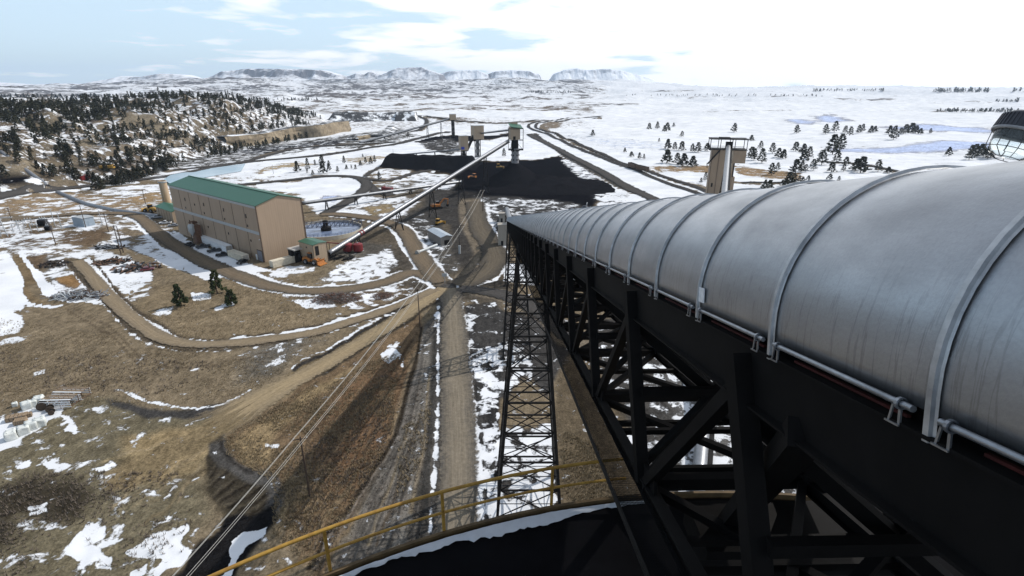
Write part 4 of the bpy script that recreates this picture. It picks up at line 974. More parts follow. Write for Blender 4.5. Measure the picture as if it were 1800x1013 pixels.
m = MB(); m.box((5.92, -.02, 3.7), (.16, .16, 7.6)); m.build('corner_trim', M_SEAM, an)
# canopy and dark loading bay
cn = P(530, 459); cz = cn.z
can = thing('loading_canopy', 'pale flat canopy over a dark loading bay against the end wall of the plant', 'canopy', cn, math.atan2(ez.y, ez.x)); 
m = MB(); m.box((0, 1.2, 5.2), (6.4, 5.0, .45)); m.build('roof', pm('weathered pale sheet', (.42, .40, .37), .6, 0, .2, 1), can)
for x in (-3, 3): m = MB(); m.beam((x, -1.1, 0), (x, -1.1, 5), .25); m.build('post', M_DKSTEEL, can)
m = MB(); m.box((0, 2.4, 2.5), (6.0, 2.4, 4.9)); m.box((-1.6, .5, 1.4), (1.4, 1.4, 2.8)); m.box((1.2, .3, 1.0), (1.8, 1.6, 2.0)); m.tube((-.4, .2, 0), (-.4, .2, 3.6), .5, 12); m.build('machinery', M_DARKIN, can)

def container(label, p, q, h, mat, w=2.5, ribs=True, group='shipping containers beside the plant', name='shipping_container'):
    p, q = Vector(p), Vector(q); L = (q - p).to_2d().length; a = math.atan2(q.y - p.y, q.x - p.x); c = (p + q) / 2
    t = thing(name, label, 'container', (c.x, c.y, H(c.x, c.y)), a, group)
    m = MB(); m.box((0, 0, h / 2 + .15), (L, w, h))
    b = m.build('body', mat, t, bevel=.04)
    n = int(L / .45)
    for s in (-1, 1):
        m = MB(); m.box((0, s * (w / 2 + .01), h + .10), (L + .1, .14, .14)); m.box((0, s * (w / 2 + .01), .2), (L + .1, .14, .14))
        for k in range(n): m.box((-L / 2 + .3 + k * (L - .6) / (n - 1), s * (w / 2 + .02), h / 2 + .15), (.18, .06, h - .1))
        for x in (-L / 2, L / 2): m.box((x, s * w / 2, h / 2 + .15), (.16, .16, h + .06))
        m.build('corrugation', mat, t)
    m = MB()
    for s in (-1, 1): m.box((L / 2 + .03, s * w * .25, h / 2 + .15), (.05, w * .46, h - .3))
    for s in (-.3, .3): m.tube((L / 2 + .08, s, .4), (L / 2 + .08, s, h), .03, 6)
    m.build('door', pm('dull container door', (.35, .33, .30), .6, 0, .2, 2), t); return t
container('long cream ribbed container lying along the end wall of the plant', P(478, 470.5), P(519, 459.5), 2.5, M_CREAM)
container('farther white trailer box parked close to the long shaded wall', P(356, 424), P(380, 434), 2.7, M_WHITE)
container('middle white trailer box parked along the long shaded wall', P(380, 434.5), P(404, 443.5), 2.7, M_WHITE)
container('cream box trailer nearest the roller door of the plant', P(407, 450), P(433, 459.5), 2.4, M_CREAM)
# brown stair tower with pale cyclone
ct = P(345, 428); cyc = thing('cyclone_tower', 'pale rounded dust cyclone on a rusty brown stand against the long shaded wall', 'dust collector', ct, math.atan2(ez.y, ez.x))
M_RUST = pm('rusty brown steel', (.15, .085, .055), .8, 0, .35, 1.5)
m = MB(); m.box((1.2, 0, 4), (2.6, 3.2, 8)); m.build('stand', M_RUST, cyc)
m = MB(); m.lathe([(.1, 3.6), (1.3, 6.0), (1.3, 8.2), (1.0, 8.8), (.05, 9.1)], (-.9, -.6, 0), 20); m.build('cyclone', M_TRIM, cyc, True)
m = MB(); m.box((1.8, 1.8, 8.7), (2.0, .8, .9)); m.path([(-.9, -.6, 9), (-.9, .4, 9.6), (1.2, 1, 9.6), (2.4, 1, 9)], .3, 8); m.build('duct', M_RUST, cyc)
for x in (-1.8, 0): 
    m = MB(); m.beam((x, -1.5, 0), (x, -1.3, 4.6), .18); m.build('leg', M_DKSTEEL, cyc)

# ================================================================ VEHICLES
def extrude_profile(m, prof, y0, y1, taper=0.0):
    n = len(prof); zs = [z for _, z in prof]; zm = max(zs)
    vs = [(x, y, z) for y in (y0, y1) for x, z in prof]
    m.add(vs, [(k, (k + 1) % n, n + (k + 1) % n, n + k) for k in range(n)] + [tuple(range(n))[::-1], tuple(range(n, 2 * n))])
def wheels(t, xs, y, r, w, rim=True):
    for x in xs:
        for s in (-1, 1):
            m = MB((x, s * y, r)); m.lathe([(r * .55, -w / 2), (r * .93, -w / 2), (r, -w * .3), (r, w * .3), (r * .93, w / 2), (r * .55, w / 2)], (x, s * y, r), 18, Matrix.Rotation(R(90), 3, 'X'))
            o = m.build('wheel', M_TYRE, t, True); o.location = (x, s * y, r)
            if rim:
                m = MB(); m.lathe([(.01, -w * .4), (r * .56, -w * .42), (r * .56, w * .42), (.01, w * .4)], (0, 0, 0), 12, Matrix.Rotation(R(90), 3, 'X')); m.build('rim', M_GALV, o, True)
def paint(n, c): return pm(n, c, .3, .2, .08, 2, spec=.5)
M_CARS = [paint('black car paint', (.012, .012, .014)), paint('dark grey car paint', (.03, .032, .036)), paint('white car paint', (.7, .7, .71)), paint('dark red car paint', (.12, .012, .015)), paint('silver car paint', (.36, .37, .39))]
def pickup(label, p, ang, mat, kind='pickup', group=None):
    t = thing('pickup_truck' if kind == 'pickup' else 'parked_car', label, 'pickup' if kind == 'pickup' else 'car', p, ang, group)
    m = MB(); W = .95
    if kind == 'pickup':
        low = [(-2.75, .45), (2.7, .45), (2.75, .75), (2.7, 1.05), (1.25, 1.12), (1.2, 1.14), (-.75, 1.14), (-2.75, 1.14)]
        cab = [(1.15, 1.12), (.55, 1.82), (.2, 1.88), (-.65, 1.86), (-.85, 1.12)]
    else:
        low = [(-2.3, .4), (2.25, .4), (2.3, .7), (2.15, .92), (1.0, 1.02), (-1.9, 1.05), (-2.3, .95)]
        cab = [(1.05, 1.0), (.35, 1.50), (-.2, 1.56), (-1.2, 1.50), (-1.95, 1.03)]
    extrude_profile(m, low, -W, W); b = m.build('body', mat, t, bevel=.06)
    m = MB(); extrude_profile(m, cab, -W * .86, W * .86); m.build('cab', mat, t, bevel=.06)
    g = MB(); cx = sum(a for a, _ in cab) / 5; cz_ = sum(z for _, z in cab) / 5 + .04
    for s in (-1, 1): g.add([(cx + (a - cx) * .84, s * (W * .86 + .012), cz_ + (z - cz_) * .74) for a, z in cab], [(0, 1, 2, 3, 4)])
    for (p0, p1) in ((cab[0], cab[1]), (cab[4], cab[3])):
        q0 = (p0[0] * .85 + p1[0] * .15, p0[1] * .85 + p1[1] * .15); q1 = (p0[0] * .12 + p1[0] * .88, p0[1] * .12 + p1[1] * .88); sx = .015 if p0[0] > p1[0] else -.015
        g.add([(q0[0] + sx, -W * .76, q0[1] + .015), (q0[0] + sx, W * .76, q0[1] + .015), (q1[0] + sx, W * .72, q1[1] + .015), (q1[0] + sx, -W * .72, q1[1] + .015)], [(0, 1, 2, 3)])
    g.build('window', M_WIN, t)
    if kind == 'pickup':
        m = MB(); m.box((-1.8, 0, 1.142), (1.75, 1.6, .02)); m.build('load_bed', M_DARKIN, t)
    x1 = low[1][0]
    for s in (-1, 1):
        m = MB(); m.box((x1 + .04, s * .7, .82), (.06, .35, .2)); m.build('headlight', M_WHITE, t)
    wheels(t, (-1.65, 1.75) if kind == 'pickup' else (-1.4, 1.4), .86, .40 if kind == 'pickup' else .33, .26); return t
wd = math.atan2(lz.y, lz.x)
G1 = 'vehicles parked along the plant'
pickup('black pickup farthest along the row, just below the brown dust collector stand', P(334, 433), wd + .1, M_CARS[0], group=G1)
pickup('dark pickup in front of the farther white trailer box', P(357, 436), wd + 1.15, M_CARS[1], group=G1)
pickup('dark grey pickup in front of the middle white trailer box', P(377, 443), wd + 1.2, M_CARS[1], group=G1)
pickup('black pickup standing between the white trailer and the cream box', P(393, 450.5), wd - 2.1, M_CARS[0], group=G1)
pickup('black car in front of the cream box trailer near the roller door', P(425.5, 463), wd + 2.0, M_CARS[0], 'car', group=G1)
pickup('white pickup by the foot of the far green roofed annex', P(291, 394), wd + .9, M_CARS[2], group=G1)
pickup('silver car beside the white pickup near the far annex', P(305, 398), wd + .9, M_CARS[4], 'car', group=G1)
pickup('silver pickup at the end of the yard beside the yellow loader', P(276, 384), wd + 1.0, M_CARS[4], group=G1)
pickup('small dark red car among the scrap on the snowy yard', P(260, 476), .4, M_CARS[3], 'car')

def loader(label, p, ang, mat, s=1.0):
    t = thing('wheel_loader', label, 'wheel loader', p, ang); t.scale = (s, s, s)
    m = MB(); extrude_profile(m, [(-3.2, .9), (-.3, .9), (-.3, 1.9), (-1.2, 2.2), (-3.0, 2.1), (-3.3, 1.5)], -1.1, 1.1); m.box((.9, 0, 1.3), (2.2, 1.5, .9)); m.build('body', mat, t, bevel=.08)
    m = MB(); m.box((-.6, 0, 2.7), (1.5, 1.5, 1.6)); cb = m.build('cab', M_WIN, t, bevel=.05)
    m = MB(); m.box((-.6, 0, 3.56), (1.7, 1.7, .12)); m.build('cab_roof', mat, cb)
    m = MB()
    for y in (-.6, .6): m.beam((1.0, y, 2.0), (3.0, y, 1.0), .25, .4)
    m.build('arm', mat, t)
    m = MB(); extrude_profile(m, [(2.8, .25), (4.1, .15), (4.15, .25), (3.2, .5), (3.0, 1.3), (3.35, 1.75), (3.2, 1.8), (2.75, 1.3)], -1.55, 1.55); m.build('bucket', mat, t)
    wheels(t, (-1.9, 1.4), 1.15, .85, .65); return t
loader('orange yellow wheel loader backed up to the dark loading bay', P(551, 464), math.atan2(ez.y, ez.x) - 1.3, M_ORANGE, 1.25)
loader('yellow wheel loader beside the far annex and its parked pickups', P(264, 373), 2.9, M_CATY, 1.2)
def tracks(t, L, y, w, h):
    for s in (-1, 1):
        m = MB(); pr = [(L / 2 + h / 2 * math.cos(R(a)), h / 2 + h / 2 * math.sin(R(a))) for a in range(-90, 91, 30)] + [(-L / 2 + h / 2 * math.cos(R(a)), h / 2 + h / 2 * math.sin(R(a))) for a in range(90, 271, 30)]
        extrude_profile(m, pr, s * y - w / 2, s * y + w / 2); m.build('track', M_TYRE, t)
def dozer(label, p, ang, mat, s=1.0):
    t = thing('bulldozer', label, 'bulldozer', p, ang); t.scale = (s, s, s); tracks(t, 3.0, 1.0, .6, 1.1)
    m = MB(); extrude_profile(m, [(-2.0, .7), (2.0, .7), (2.0, 1.6), (.4, 1.8), (-2.0, 1.8)], -.8, .8); m.build('body', mat, t, bevel=.06)
    m = MB(); m.box((-.8, 0, 2.4), (1.5, 1.4, 1.3)); c = m.build('cab', M_WIN, t); m = MB(); m.box((-.8, 0, 3.1), (1.8, 1.7, .14)); m.build('cab_roof', mat, c)
    m = MB(); extrude_profile(m, [(2.7, .1), (2.9, .1), (2.75, .8), (2.95, 1.5), (2.8, 1.5), (2.6, .8)], -1.9, 1.9); m.beam((2.7, 1, .6), (0, 1.2, .6), .2, .25); m.beam((2.7, -1, .6), (0, -1.2, .6), .2, .25); m.build('blade', mat, t); return t
def excavator(label, p, ang, mat, s=1.0):
    t = thing('excavator', label, 'excavator', p, ang); t.scale = (s, s, s); tracks(t, 3.6, 1.2, .6, 1.0)
    m = MB(); extrude_profile(m, [(-2.6, 1.1), (1.4, 1.1), (1.4, 1.9), (-.6, 2.2), (-2.6, 2.1)], -1.3, 1.3); m.build('body', mat, t, bevel=.08)
    m = MB(); m.box((.7, .8, 2.4), (1.5, 1.0, 1.6)); m.build('cab', M_WIN, t, bevel=.05)
    m = MB(); m.beam((1.2, -.2, 1.9), (3.6, -.2, 4.4), .45, .6); m.beam((3.4, -.2, 4.3), (5.6, -.2, 3.9), .45, .55); m.build('boom', mat, t)
    m = MB(); m.beam((5.5, -.2, 4.1), (5.2, -.2, 1.6), .35, .45); m.build('stick', mat, t)
    m = MB(); extrude_profile(m, [(4.6, 1.5), (5.4, 1.7), (5.5, .9), (5.0, .5), (4.5, .8)], -.8, .4); m.build('bucket', M_DKSTEEL, t); return t
excavator('bright orange excavator working on dark ground under the inclined conveyor', P(768, 367), .5, M_ORANGE, 1.25)
dozer('yellow green bulldozer high on the coal beside the big cone', P(878, 297), .2, M_CATY, 1.3)
dozer('dull orange bulldozer on the coal left of the tall bents', P(832, 314), 2.6, M_ORANGE, 1.2)
dozer('small yellow bulldozer on the track above the grey shed', P(772, 395), 1.0, M_CATY, 1.0)
def truck(label, p, ang, mat, s=1.0):
    t = thing('truck', label, 'truck', p, ang); t.scale = (s, s, s)
    m = MB(); m.box((0, 0, .9), (7.0, 1.0, .35)); m.build('chassis', M_DKSTEEL, t)
    m = MB(); extrude_profile(m, [(2.0, 1.0), (3.6, 1.0), (3.6, 2.0), (3.2, 2.9), (2.0, 2.9)], -1.2, 1.2); c = m.build('cab', mat, t, bevel=.08)
    m = MB(); m.box((3.45, 0, 2.35), (.3, 2.0, .7)); m.build('windscreen', M_WIN, c)
    m = MB(); extrude_profile(m, [(-3.6, 1.1), (1.8, 1.1), (1.9, 2.5), (-3.9, 2.5)], -1.25, 1.25); m.build('bed', mat, t, bevel=.05)
    wheels(t, (-2.8, -1.6, 2.8), 1.0, .5, .4); return t
truck('red truck on the track beyond the pale side conveyor', P(681, 337), 2.7, M_REDP, 1.1)
truck('yellow truck far off at the edge of the upper bench road', P(190, 299), .2, M_CATY, 1.3)
container('red container on the snow below the upper bench', P(141, 316.5), P(157, 315), 2.8, M_REDP, group='lone containers')
# red tanks with a frame
for i, (px, lb) in enumerate(((612, 'left one of the two dark red tanks under the inclined conveyor'), (630, 'right one of the two dark red tanks under the inclined conveyor'))):
    b = P(px, 443); t = thing('red_tank', lb, 'tank', b, 0, 'red tanks under the conveyor')
    m = MB(b); m.lathe([(.05, 3.9), (1.2, 3.8), (1.95, 3.4), (2.0, 3.0), (2.0, .7), (1.7, .4)], b, 24); m.build('shell', M_REDP, t, True)
    m = MB(b); m.lathe([(.3, 3.8), (.3, 4.15), (.02, 4.2)], b, 12); m.build('hatch', M_TRIM, t, True)
    for a in range(4):
        m = MB(b); c = b + Vector((1.5 * math.cos(a * 1.57 + .8), 1.5 * math.sin(a * 1.57 + .8), 0)); m.beam(c, c + Vector((0, 0, 1.0)), .2); m.build('leg', M_DKSTEEL, t)
pp = thing('red_pipe', 'thin red pipe running from the small green roofed shed to the red tanks', 'pipe', P(590, 436)); m = MB(pp.location)
p0, p1 = P(572, 440), P(604, 441); m.path([p0 + Vector((0, 0, 3.4)), p1 + Vector((0, 0, 3.0))], .22, 10); m.build('pipe', M_REDP, pp, True)
m = MB(pp.location)
for k in (.25, .75): q = p0.lerp(p1, k); m.beam(q, q + Vector((0, 0, 3.1)), .2)
m.build('support', M_DKSTEEL, pp)
jk = P(590, 455); jb = thing('scrap_heap', 'low heap of dark conveyor parts and timber under the foot of the inclined conveyor', 'scrap heap', jk)
m = MB(jk); rr = random.Random(3)
for k in range(40):
    c = jk + Vector((rr.uniform(-7, 7), rr.uniform(-2.5, 2.5), .3)); c.z = H(c.x, c.y) + rr.uniform(.1, .9); a = rr.uniform(0, 3.1); d = Vector((math.cos(a), math.sin(a), rr.uniform(-.1, .2))) * rr.uniform(.6, 2.2); m.beam(c - d, c + d, rr.uniform(.15, .6), rr.uniform(.1, .6))
m.build('scrap', M_DKSTEEL, jb)

# ================================================================ THICKENER
tk = P(574, 408.5); thk = thing('thickener_tank', 'wide round open thickener tank with lattice rake bridge behind the plant', 'thickener', tk)
TR = 16.5; gz_ = tk.z
m = MB(tk); m.lathe([(TR, -1.5), (TR, 2.0), (TR - .45, 2.0), (TR - .45, 0.6)], tk, 72); m.build('tank_wall', pm('pale concrete ring', (.48, .44, .36), .8, 0, .2, .8, .1), thk, True)
def ice_mat():
    mt, nt, b = nodes('frozen slurry water'); f = ramp(nt, noise(nt, objvec(nt), .25, 5, .6), [(.35, 0), (.65, 1)])
    nt.links.new(mixc(nt, f, (.08, .11, .19), (.19, .24, .35)), b.inputs['Base Color']); b.inputs['Roughness'].default_value = .25; return mt
m = MB(tk); m.lathe([(.01, 1.0), (TR - .45, 1.0)], tk, 72); m.build('water', ice_mat(), thk)
br = MB(tk); ad = Vector((.97, .22, 0)); pd_ = Vector((-.22, .97, 0))
for s in (-1.2, 1.2):
    for zz in (2.6, 5.0): br.beam(tk + ad * -TR + pd_ * s * 1.0 + Vector((0, 0, zz)), tk + ad * TR + pd_ * s + Vector((0, 0, zz)), .22, .22)
    for k in range(16):
        x0 = -TR + k * 2 * TR / 16; x1 = x0 + 2 * TR / 16
        br.beam(tk + ad * x0 + pd_ * s + Vector((0, 0, 2.6)), tk + ad * x1 + pd_ * s + Vector((0, 0, 5.0)), .14); br.beam(tk + ad * x1 + pd_ * s + Vector((0, 0, 5.0)), tk + ad * x1 + pd_ * s + Vector((0, 0, 2.6)), .14)
br.build('bridge', pm('blue grey bridge steel', (.10, .12, .17), .6, .2, .2, 2), thk)
m = MB(tk); m.lathe([(2.4, 1.0), (2.4, 2.4), (1.2, 3.2), (1.2, 5.6), (.1, 5.9)], tk, 20); m.build('drive_head', M_DKSTEEL, thk, True)
m = MB(tk)
for k in range(60):
    a = 2 * math.pi * k / 60; p_ = tk + Vector((TR * math.cos(a), TR * math.sin(a), 2)); m.beam(p_, p_ + Vector((0, 0, 1.1)), .07)
pts = [tk + Vector((TR * math.cos(2 * math.pi * k / 60), TR * math.sin(2 * math.pi * k / 60), 3.1)) for k in range(61)]; m.path(pts, .05, 5); pts = [p_ - Vector((0, 0, .5)) for p_ in pts]; m.path(pts, .04, 5)
m.build('handrail', M_DKSTEEL, thk)

# ================================================================ BELT CONVEYORS
M_TUBE = galv_cover('belt conveyor hood', (.29, .30, .32), .5, .4, .2)
def belt(label, a, b, r, bents=(), legw=.35, splay=2.2, hoodmat=None, frame=True, bents_label=None, lift=0, name='belt_conveyor', group=None, bent_h=None):
    a, b = Vector(a), Vector(b); t = thing(name, label, 'conveyor', (a + b) / 2, 0, group); o = t.location
    d = (b - a).normalized(); rr_ = d.cross(Vector((0, 0, 1))).normalized(); nn = rr_.cross(d); L = (b - a).length
    prof = [(-r, -r * .35)] + [(-r * math.cos(math.pi * k / 14), r * math.sin(math.pi * k / 14)) for k in range(15)] + [(r, -r * .35)]
    step = max(2.0, L / 90); ts_ = np.arange(0, L + step * .5, step); ts_[-1] = L
    cover_mesh('cover', prof, ts_, hoodmat or M_TUBE, lambda x, y, s: a + d * s + rr_ * x + nn * y, t, o)
    m = MB(o); m.prism([(-r * .95, -r * .9), (r * .95, -r * .9), (r * .95, -r * .36), (-r * .95, -r * .36)], a, b); m.build('frame', M_DKSTEEL, t)
    m = MB(o)
    w0 = a + rr_ * r * 1.0 - nn * r * .6; w1 = b + rr_ * r * 1.0 - nn * r * .6
    m.prism([(0, 0), (.9, 0), (.9, .06), (0, .06)], w0, w1)
    k = 0
    while k < L: q = a + d * k + rr_ * (r + .85) - nn * r * .6; m.beam(q, q + Vector((0, 0, 1.05)), .06); k += max(3.0, L / 60)
    m.beam(w0 + rr_ * .85 + Vector((0, 0, 1.05)), w1 + rr_ * .85 + Vector((0, 0, 1.05)), .06); m.build('walkway', M_DKSTEEL, t)
    for k in bents:
        q = a.lerp(b, k) - nn * r; m = MB(o); feet = []
        for s in (-1, 1):
            f = q + rr_ * s * splay; f.z = H(f.x, f.y) - .3; top = q + rr_ * s * r * .8; feet.append((top, f)); m.beam(top, f, legw, legw)
        hgt_ = q.z - min(f.z for _, f in feet); nb = max(1, int(hgt_ / 5))
        for i in range(nb):
            k0, k1 = i / nb, (i + 1) / nb
            p = [feet[0][1].lerp(feet[0][0], k0), feet[1][1].lerp(feet[1][0], k0), feet[0][1].lerp(feet[0][0], k1), feet[1][1].lerp(feet[1][0], k1)]
            m.beam(p[0], p[3], legw * .5); m.beam(p[1], p[2], legw * .5); m.beam(p[2], p[3], legw * .6)
        m.build('bent', M_DKSTEEL, t)
    return t
# big inclined conveyor to the stacking tower
a1_, b1_ = AT(577, 446, 203.5), AT(893, 248, 374)
big = belt('long silver inclined conveyor climbing from the plant to the stacking tower', a1_, b1_, 1.0, (.10, .27, .44, .62, .80), .4, 2.4)
m = MB(big.location); q = a1_.lerp(b1_, .115); dd = (b1_ - a1_).normalized(); m.tube(q - dd * 1.3, q - dd * .5, 1.2, 16); m.tube(q + dd * .5, q + dd * 1.3, 1.2, 16); m.build('red_band', M_REDP, big)
cA, cB = AT(531, 357.5, 285), AT(812, 309, 372)
cB.z = H(cB.x, cB.y) + 3
belt('flatter silver conveyor passing behind the plant roof towards the coal yard', cA, cB, .9, (.12, .28, .45, .62, .8), .35, 1.8)
tw = thing('stacking_tower', 'green roofed tan stacking house on a round column above the big coal cone', 'stacking tower', (2.2, 377.4, H(2, 377)))
to = tw.location; SX, SY = 2.2, 377.4
m = MB(to); m.lathe([(2.5, -1), (2.5, 24.5)], to, 24); 
m.build('column', pm('grey steel column', (.25, .25, .26), .6, .2, .25, .6), tw, True)
m = MB(to)
for zz in range(2, 24, 3):
    for k in range(6): 
        a = k * 1.047; m.box(Vector((SX + 2.52 * math.cos(a), SY + 2.52 * math.sin(a), to.z + zz)), (.8, .8, 1.0))
m.build('discharge_port', M_DARKIN, tw)
m = MB(to); m.box((SX - .6, SY, 35), (6.6, 6.0, 8.4), .25); hs = m.build('house', M_TAN2, tw)
m = MB(to); m.box((SX + .2, SY - .2, 39.7), (8.6, 8.0, .4), .25, Matrix.Rotation(.25, 3, 'Z') @ Matrix.Rotation(R(8), 3, 'Y') @ Matrix.Rotation(R(14), 3, 'X')); m.build('roof', M_GREENX, tw)
m = MB(to); m.box((SX - 1.0, SY + 3.0, 40.6), (5.4, .3, 2.4), .25); m.build('parapet', M_TAN2, tw)
m = MB(to); m.box((SX - .6, SY - 3.05, 32), (1.7, .3, 2.2), .25); m.build('belt_opening', M_DARKIN, tw)
m = MB(to)
for sx in (-4.6, 5.4):
    for sy in (-3.6, 3.6):
        m.beam((SX + sx, SY + sy, 24), (SX + sx, SY + sy, 38), .28)
for zz in (24.2, 30.4, 38): 
    for sy in (-3.6, 3.6): m.beam((SX - 4.6, SY + sy, zz), (SX + 5.4, SY + sy, zz), .3)
    for sx in (-4.6, 5.4): m.beam((SX + sx, SY - 3.6, zz), (SX + sx, SY + 3.6, zz), .3)
m.beam((SX - 4.6, SY - 3.6, 24.2), (SX + 1, SY - 3.6, 30.4), .22); m.beam((SX + 5.4, SY - 3.6, 24.2), (SX, SY - 3.6, 30.4), .22)
m.build('platform_frame', M_BLACK, tw)
m = MB(to); m.box((SX + .4, SY, 24.0), (10.2, 7.4, .2)); m.build('platform', M_DKSTEEL, tw)
m = MB(to); m.lathe([(2.4, 24), (2.6, 27), (2.2, 31)], (SX - .3, SY, 0), 16); m.build('chute', M_BLACK, tw)

def house(label, px, py_base, py_bot, py_top, w, dpt, colw, ang=.3, mat=None, colm=None, name='transfer_house'):
    b = P(px, py_base); t = thing(name, label, 'transfer house', b); z0 = b.z + rise(b, py_bot); z1 = b.z + rise(b, py_top)
    m = MB(b); m.box((b.x, b.y, (z0 + z1) / 2), (w, dpt, z1 - z0), ang); m.build('house', mat or M_TAN2, t)
    m = MB(b); m.box((b.x, b.y, z1 + .15), (w + .8, dpt + .8, .3), ang); m.build('roof', M_TRIM, t)
    if colw:
        m = MB(b)
        for sx in (-1, 1):
            for sy in (-1, 1): m.beam((b.x + sx * colw / 2, b.y + sy * colw / 2, b.z - 1), (b.x + sx * colw / 2, b.y + sy * colw / 2, z0), .5)
        m.build('leg', M_BLACK, t)
        m = MB(b); n = max(2, int((z0 - b.z) / 5))
        for i in range(n):
            za, zb = b.z + (z0 - b.z) * i / n, b.z + (z0 - b.z) * (i + 1) / n
            for sy in (-1, 1):
                m.beam((b.x - colw / 2, b.y + sy * colw / 2, za), (b.x + colw / 2, b.y + sy * colw / 2, zb), .35); m.beam((b.x + colw / 2, b.y + sy * colw / 2, za), (b.x - colw / 2, b.y + sy * colw / 2, zb), .35)
        m.build('bracing', M_BLACK, t)
        m = MB(b); m.box((b.x, b.y, (b.z + z0) / 2), (colw * .62, colw * .62, z0 - b.z)); m.build('chute', colm or M_DKSTEEL, t)
    return t, Vector((b.x, b.y, (z0 + z1) / 2)), z0, z1
M_COLG = pm('galvanised leg casing', (.20, .205, .21), .6, .2, .3, .5)
h1, h1c, _, _ = house('tan house on a tall dark lattice leg, farthest back of the transfer houses', 797, 243, 211, 201, 8.4, 7.5, 3.6, .2)
h2, h2c, h2z, _ = house('tan transfer house on a thick grey leg left of the stacking tower', 840, 276, 244.5, 221, 10.0, 8.5, 5.0, .45, colm=M_COLG)
h3, h3c, _, _ = house('lower tan transfer house with a blue box, left of the grey leg', 815.5, 279, 264, 239, 7.4, 6.5, 4.5, .4)
m = MB(h3.location); m.box((h3c.x - .4, h3c.y - 3.9, h3c.z - 4.3), (3.0, 1.0, 2.4), .4); m.build('blue_box', M_BLUE, h3)
m = MB(h2.location); m.box((h2c.x + .4, h2c.y - 4.3, h2c.z - 1), (.4, .4, 9), .45); m.build('panel_joint', M_SEAM, h2)
belt('thin pale conveyor joining the thick legged house to the stacking tower', h2c + Vector((4, 0, -1.0)), Vector((SX - 3, SY + 2, 37)), .7, (), .3)
belt('short steep dark chute conveyor between the two lower tan houses', h3c + Vector((2.5, 0, -7)), h2c + Vector((-4, -2, -3)), 1.0, (), .3, hoodmat=M_DKSTEEL)
b_ = P(632, 247, 3); belt('long low conveyor climbing across the snow to the farthest tan house', b_, h1c + Vector((-3, 0, -2)), 1.3, (.25, .5, .72, .88), .4, 2.5)
belt('low conveyor from the farthest house down to the lower coal yard', P(700, 268, 2.5), h3c + Vector((-3, -1, -6)), .6, (.3, .6), .3, 1.5)
# overland conveyors on the left
pts = [P(0, 262, 2.0), P(32, 294, 2.0), P(82, 322, 2.0)]
belt('upper overland conveyor dropping from the left edge to the bench road', pts[0], pts[2], 1.4, (.1, .3, .5, .7, .9), .3, 1.4)
pts = [P(100, 333, 2.0), P(150, 353, 2.2), P(200, 363, 2.5), P(278, 367, 4.5)]
for k, lb in enumerate(('first length of the overland conveyor leaving the bench road', 'middle length of the overland conveyor curving over the snow', 'last length of the overland conveyor running into the far annex')):
    belt(lb, pts[k], pts[k + 1], 1.3, (.2, .5, .8), .3, 1.3, group='overland conveyor lengths')

# ================================================================ COAL PILES
def coal_mat():
    mt, nt, b = nodes('black coal'); n1 = noise(nt, objvec(nt), 1.4, 8, .75); n2 = noise(nt, objvec(nt), .12, 5, .6)
    c = mixc(nt, ramp(nt, n1, [(.3, 0), (.8, 1)]), (.0035, .0035, .0045), (.017, .017, .020))
    c = mixc(nt, ramp(nt, n2, [(.55, 0), (.7, .35)]), c, (.018, .018, .021)); nt.links.new(c, b.inputs['Base Color'])
    b.inputs['Roughness'].default_value = .95; b.inputs['Specular IOR Level'].default_value = 0; bump(nt, b, n1, .35, .3); return mt
M_COALM = coal_mat()
def heap(name, label, cx, cy, sx, sy, rot, fn, mat=None, n=72, seed=0, cat='coal pile', kind=None):
    b = Vector((cx, cy, H(cx, cy))); g = np.linspace(-1, 1, n); U, V = np.meshgrid(g, g); cr, sr = math.cos(rot), math.sin(rot)
    X = cx + U * sx * cr - V * sy * sr; Y = cy + U * sx * sr + V * sy * cr
    Z = hgt(X, Y) - 1.0 + fn(U, V, X, Y)
    vs = np.stack([X - b.x, Y - b.y, Z - b.z], -1).reshape(-1, 3)
    me = bpy.data.meshes.new(name); me.from_pydata(vs.tolist(), [], [(i * n + j, i * n + j + 1, (i + 1) * n + j + 1, (i + 1) * n + j) for i in range(n - 1) for j in range(n - 1)])
    me.materials.append(mat or M_COALM); me.polygons.foreach_set('use_smooth', [True] * len(me.polygons))
    o = bpy.data.objects.new(name, me); COL.objects.link(o); o.location = b
    if kind: o['kind'] = kind
    else: tag(o, label, cat)
    return o
def cone_fn(U, V, X, Y):
    r = np.hypot(X - SX, Y - SY); c = np.maximum(0, 16.5 - r * .66)
    r2 = np.hypot((X - SX - 22) / 1.25, Y - SY + 4); c2 = np.maximum(0, 8.5 - r2 * .20)
    z = np.maximum(c, c2 * (.9 + .25 * fbm(X / 12, Y / 12, 5, 3))) + .45 * fbm(X / 7, Y / 7, 9, 4)
    return z * sstep(1.0, .8, np.maximum(np.abs(U), np.abs(V))) + 1.0 * sstep(1.0, .85, np.maximum(np.abs(U), np.abs(V))) - .3
heap('coal_pile', 'big black cone of coal under the green roofed stacking tower', SX + 12, SY, 62, 44, 0, cone_fn, n=110)
p0 = P(672, 292); p1 = P(812, 297); c_ = (p0 + p1) / 2; rt = math.atan2(p1.y - p0.y, p1.x - p0.x)
def berm_fn(U, V, X, Y):
    z = 9.5 * np.clip(1.0 - np.abs(V) * 1.05, 0, .62) / .62 * sstep(1.0, .82, np.abs(U)); return z + .7 * fbm(X / 9, Y / 9, 15, 3) * (z > .3) + .5 * (z > 0) 
heap('coal_pile', 'long flat topped black coal bank left of the stacking tower', c_.x + 6, c_.y + 8, (p1 - p0).length * .62, 20, rt, berm_fn, n=90)
def spoil_fn(U, V, X, Y): return 17 * np.clip(1 - np.abs(V), 0, .5) / .5 * sstep(1, .8, np.abs(U)) * (.85 + .2 * fbm(X / 50, Y / 50, 4, 3))
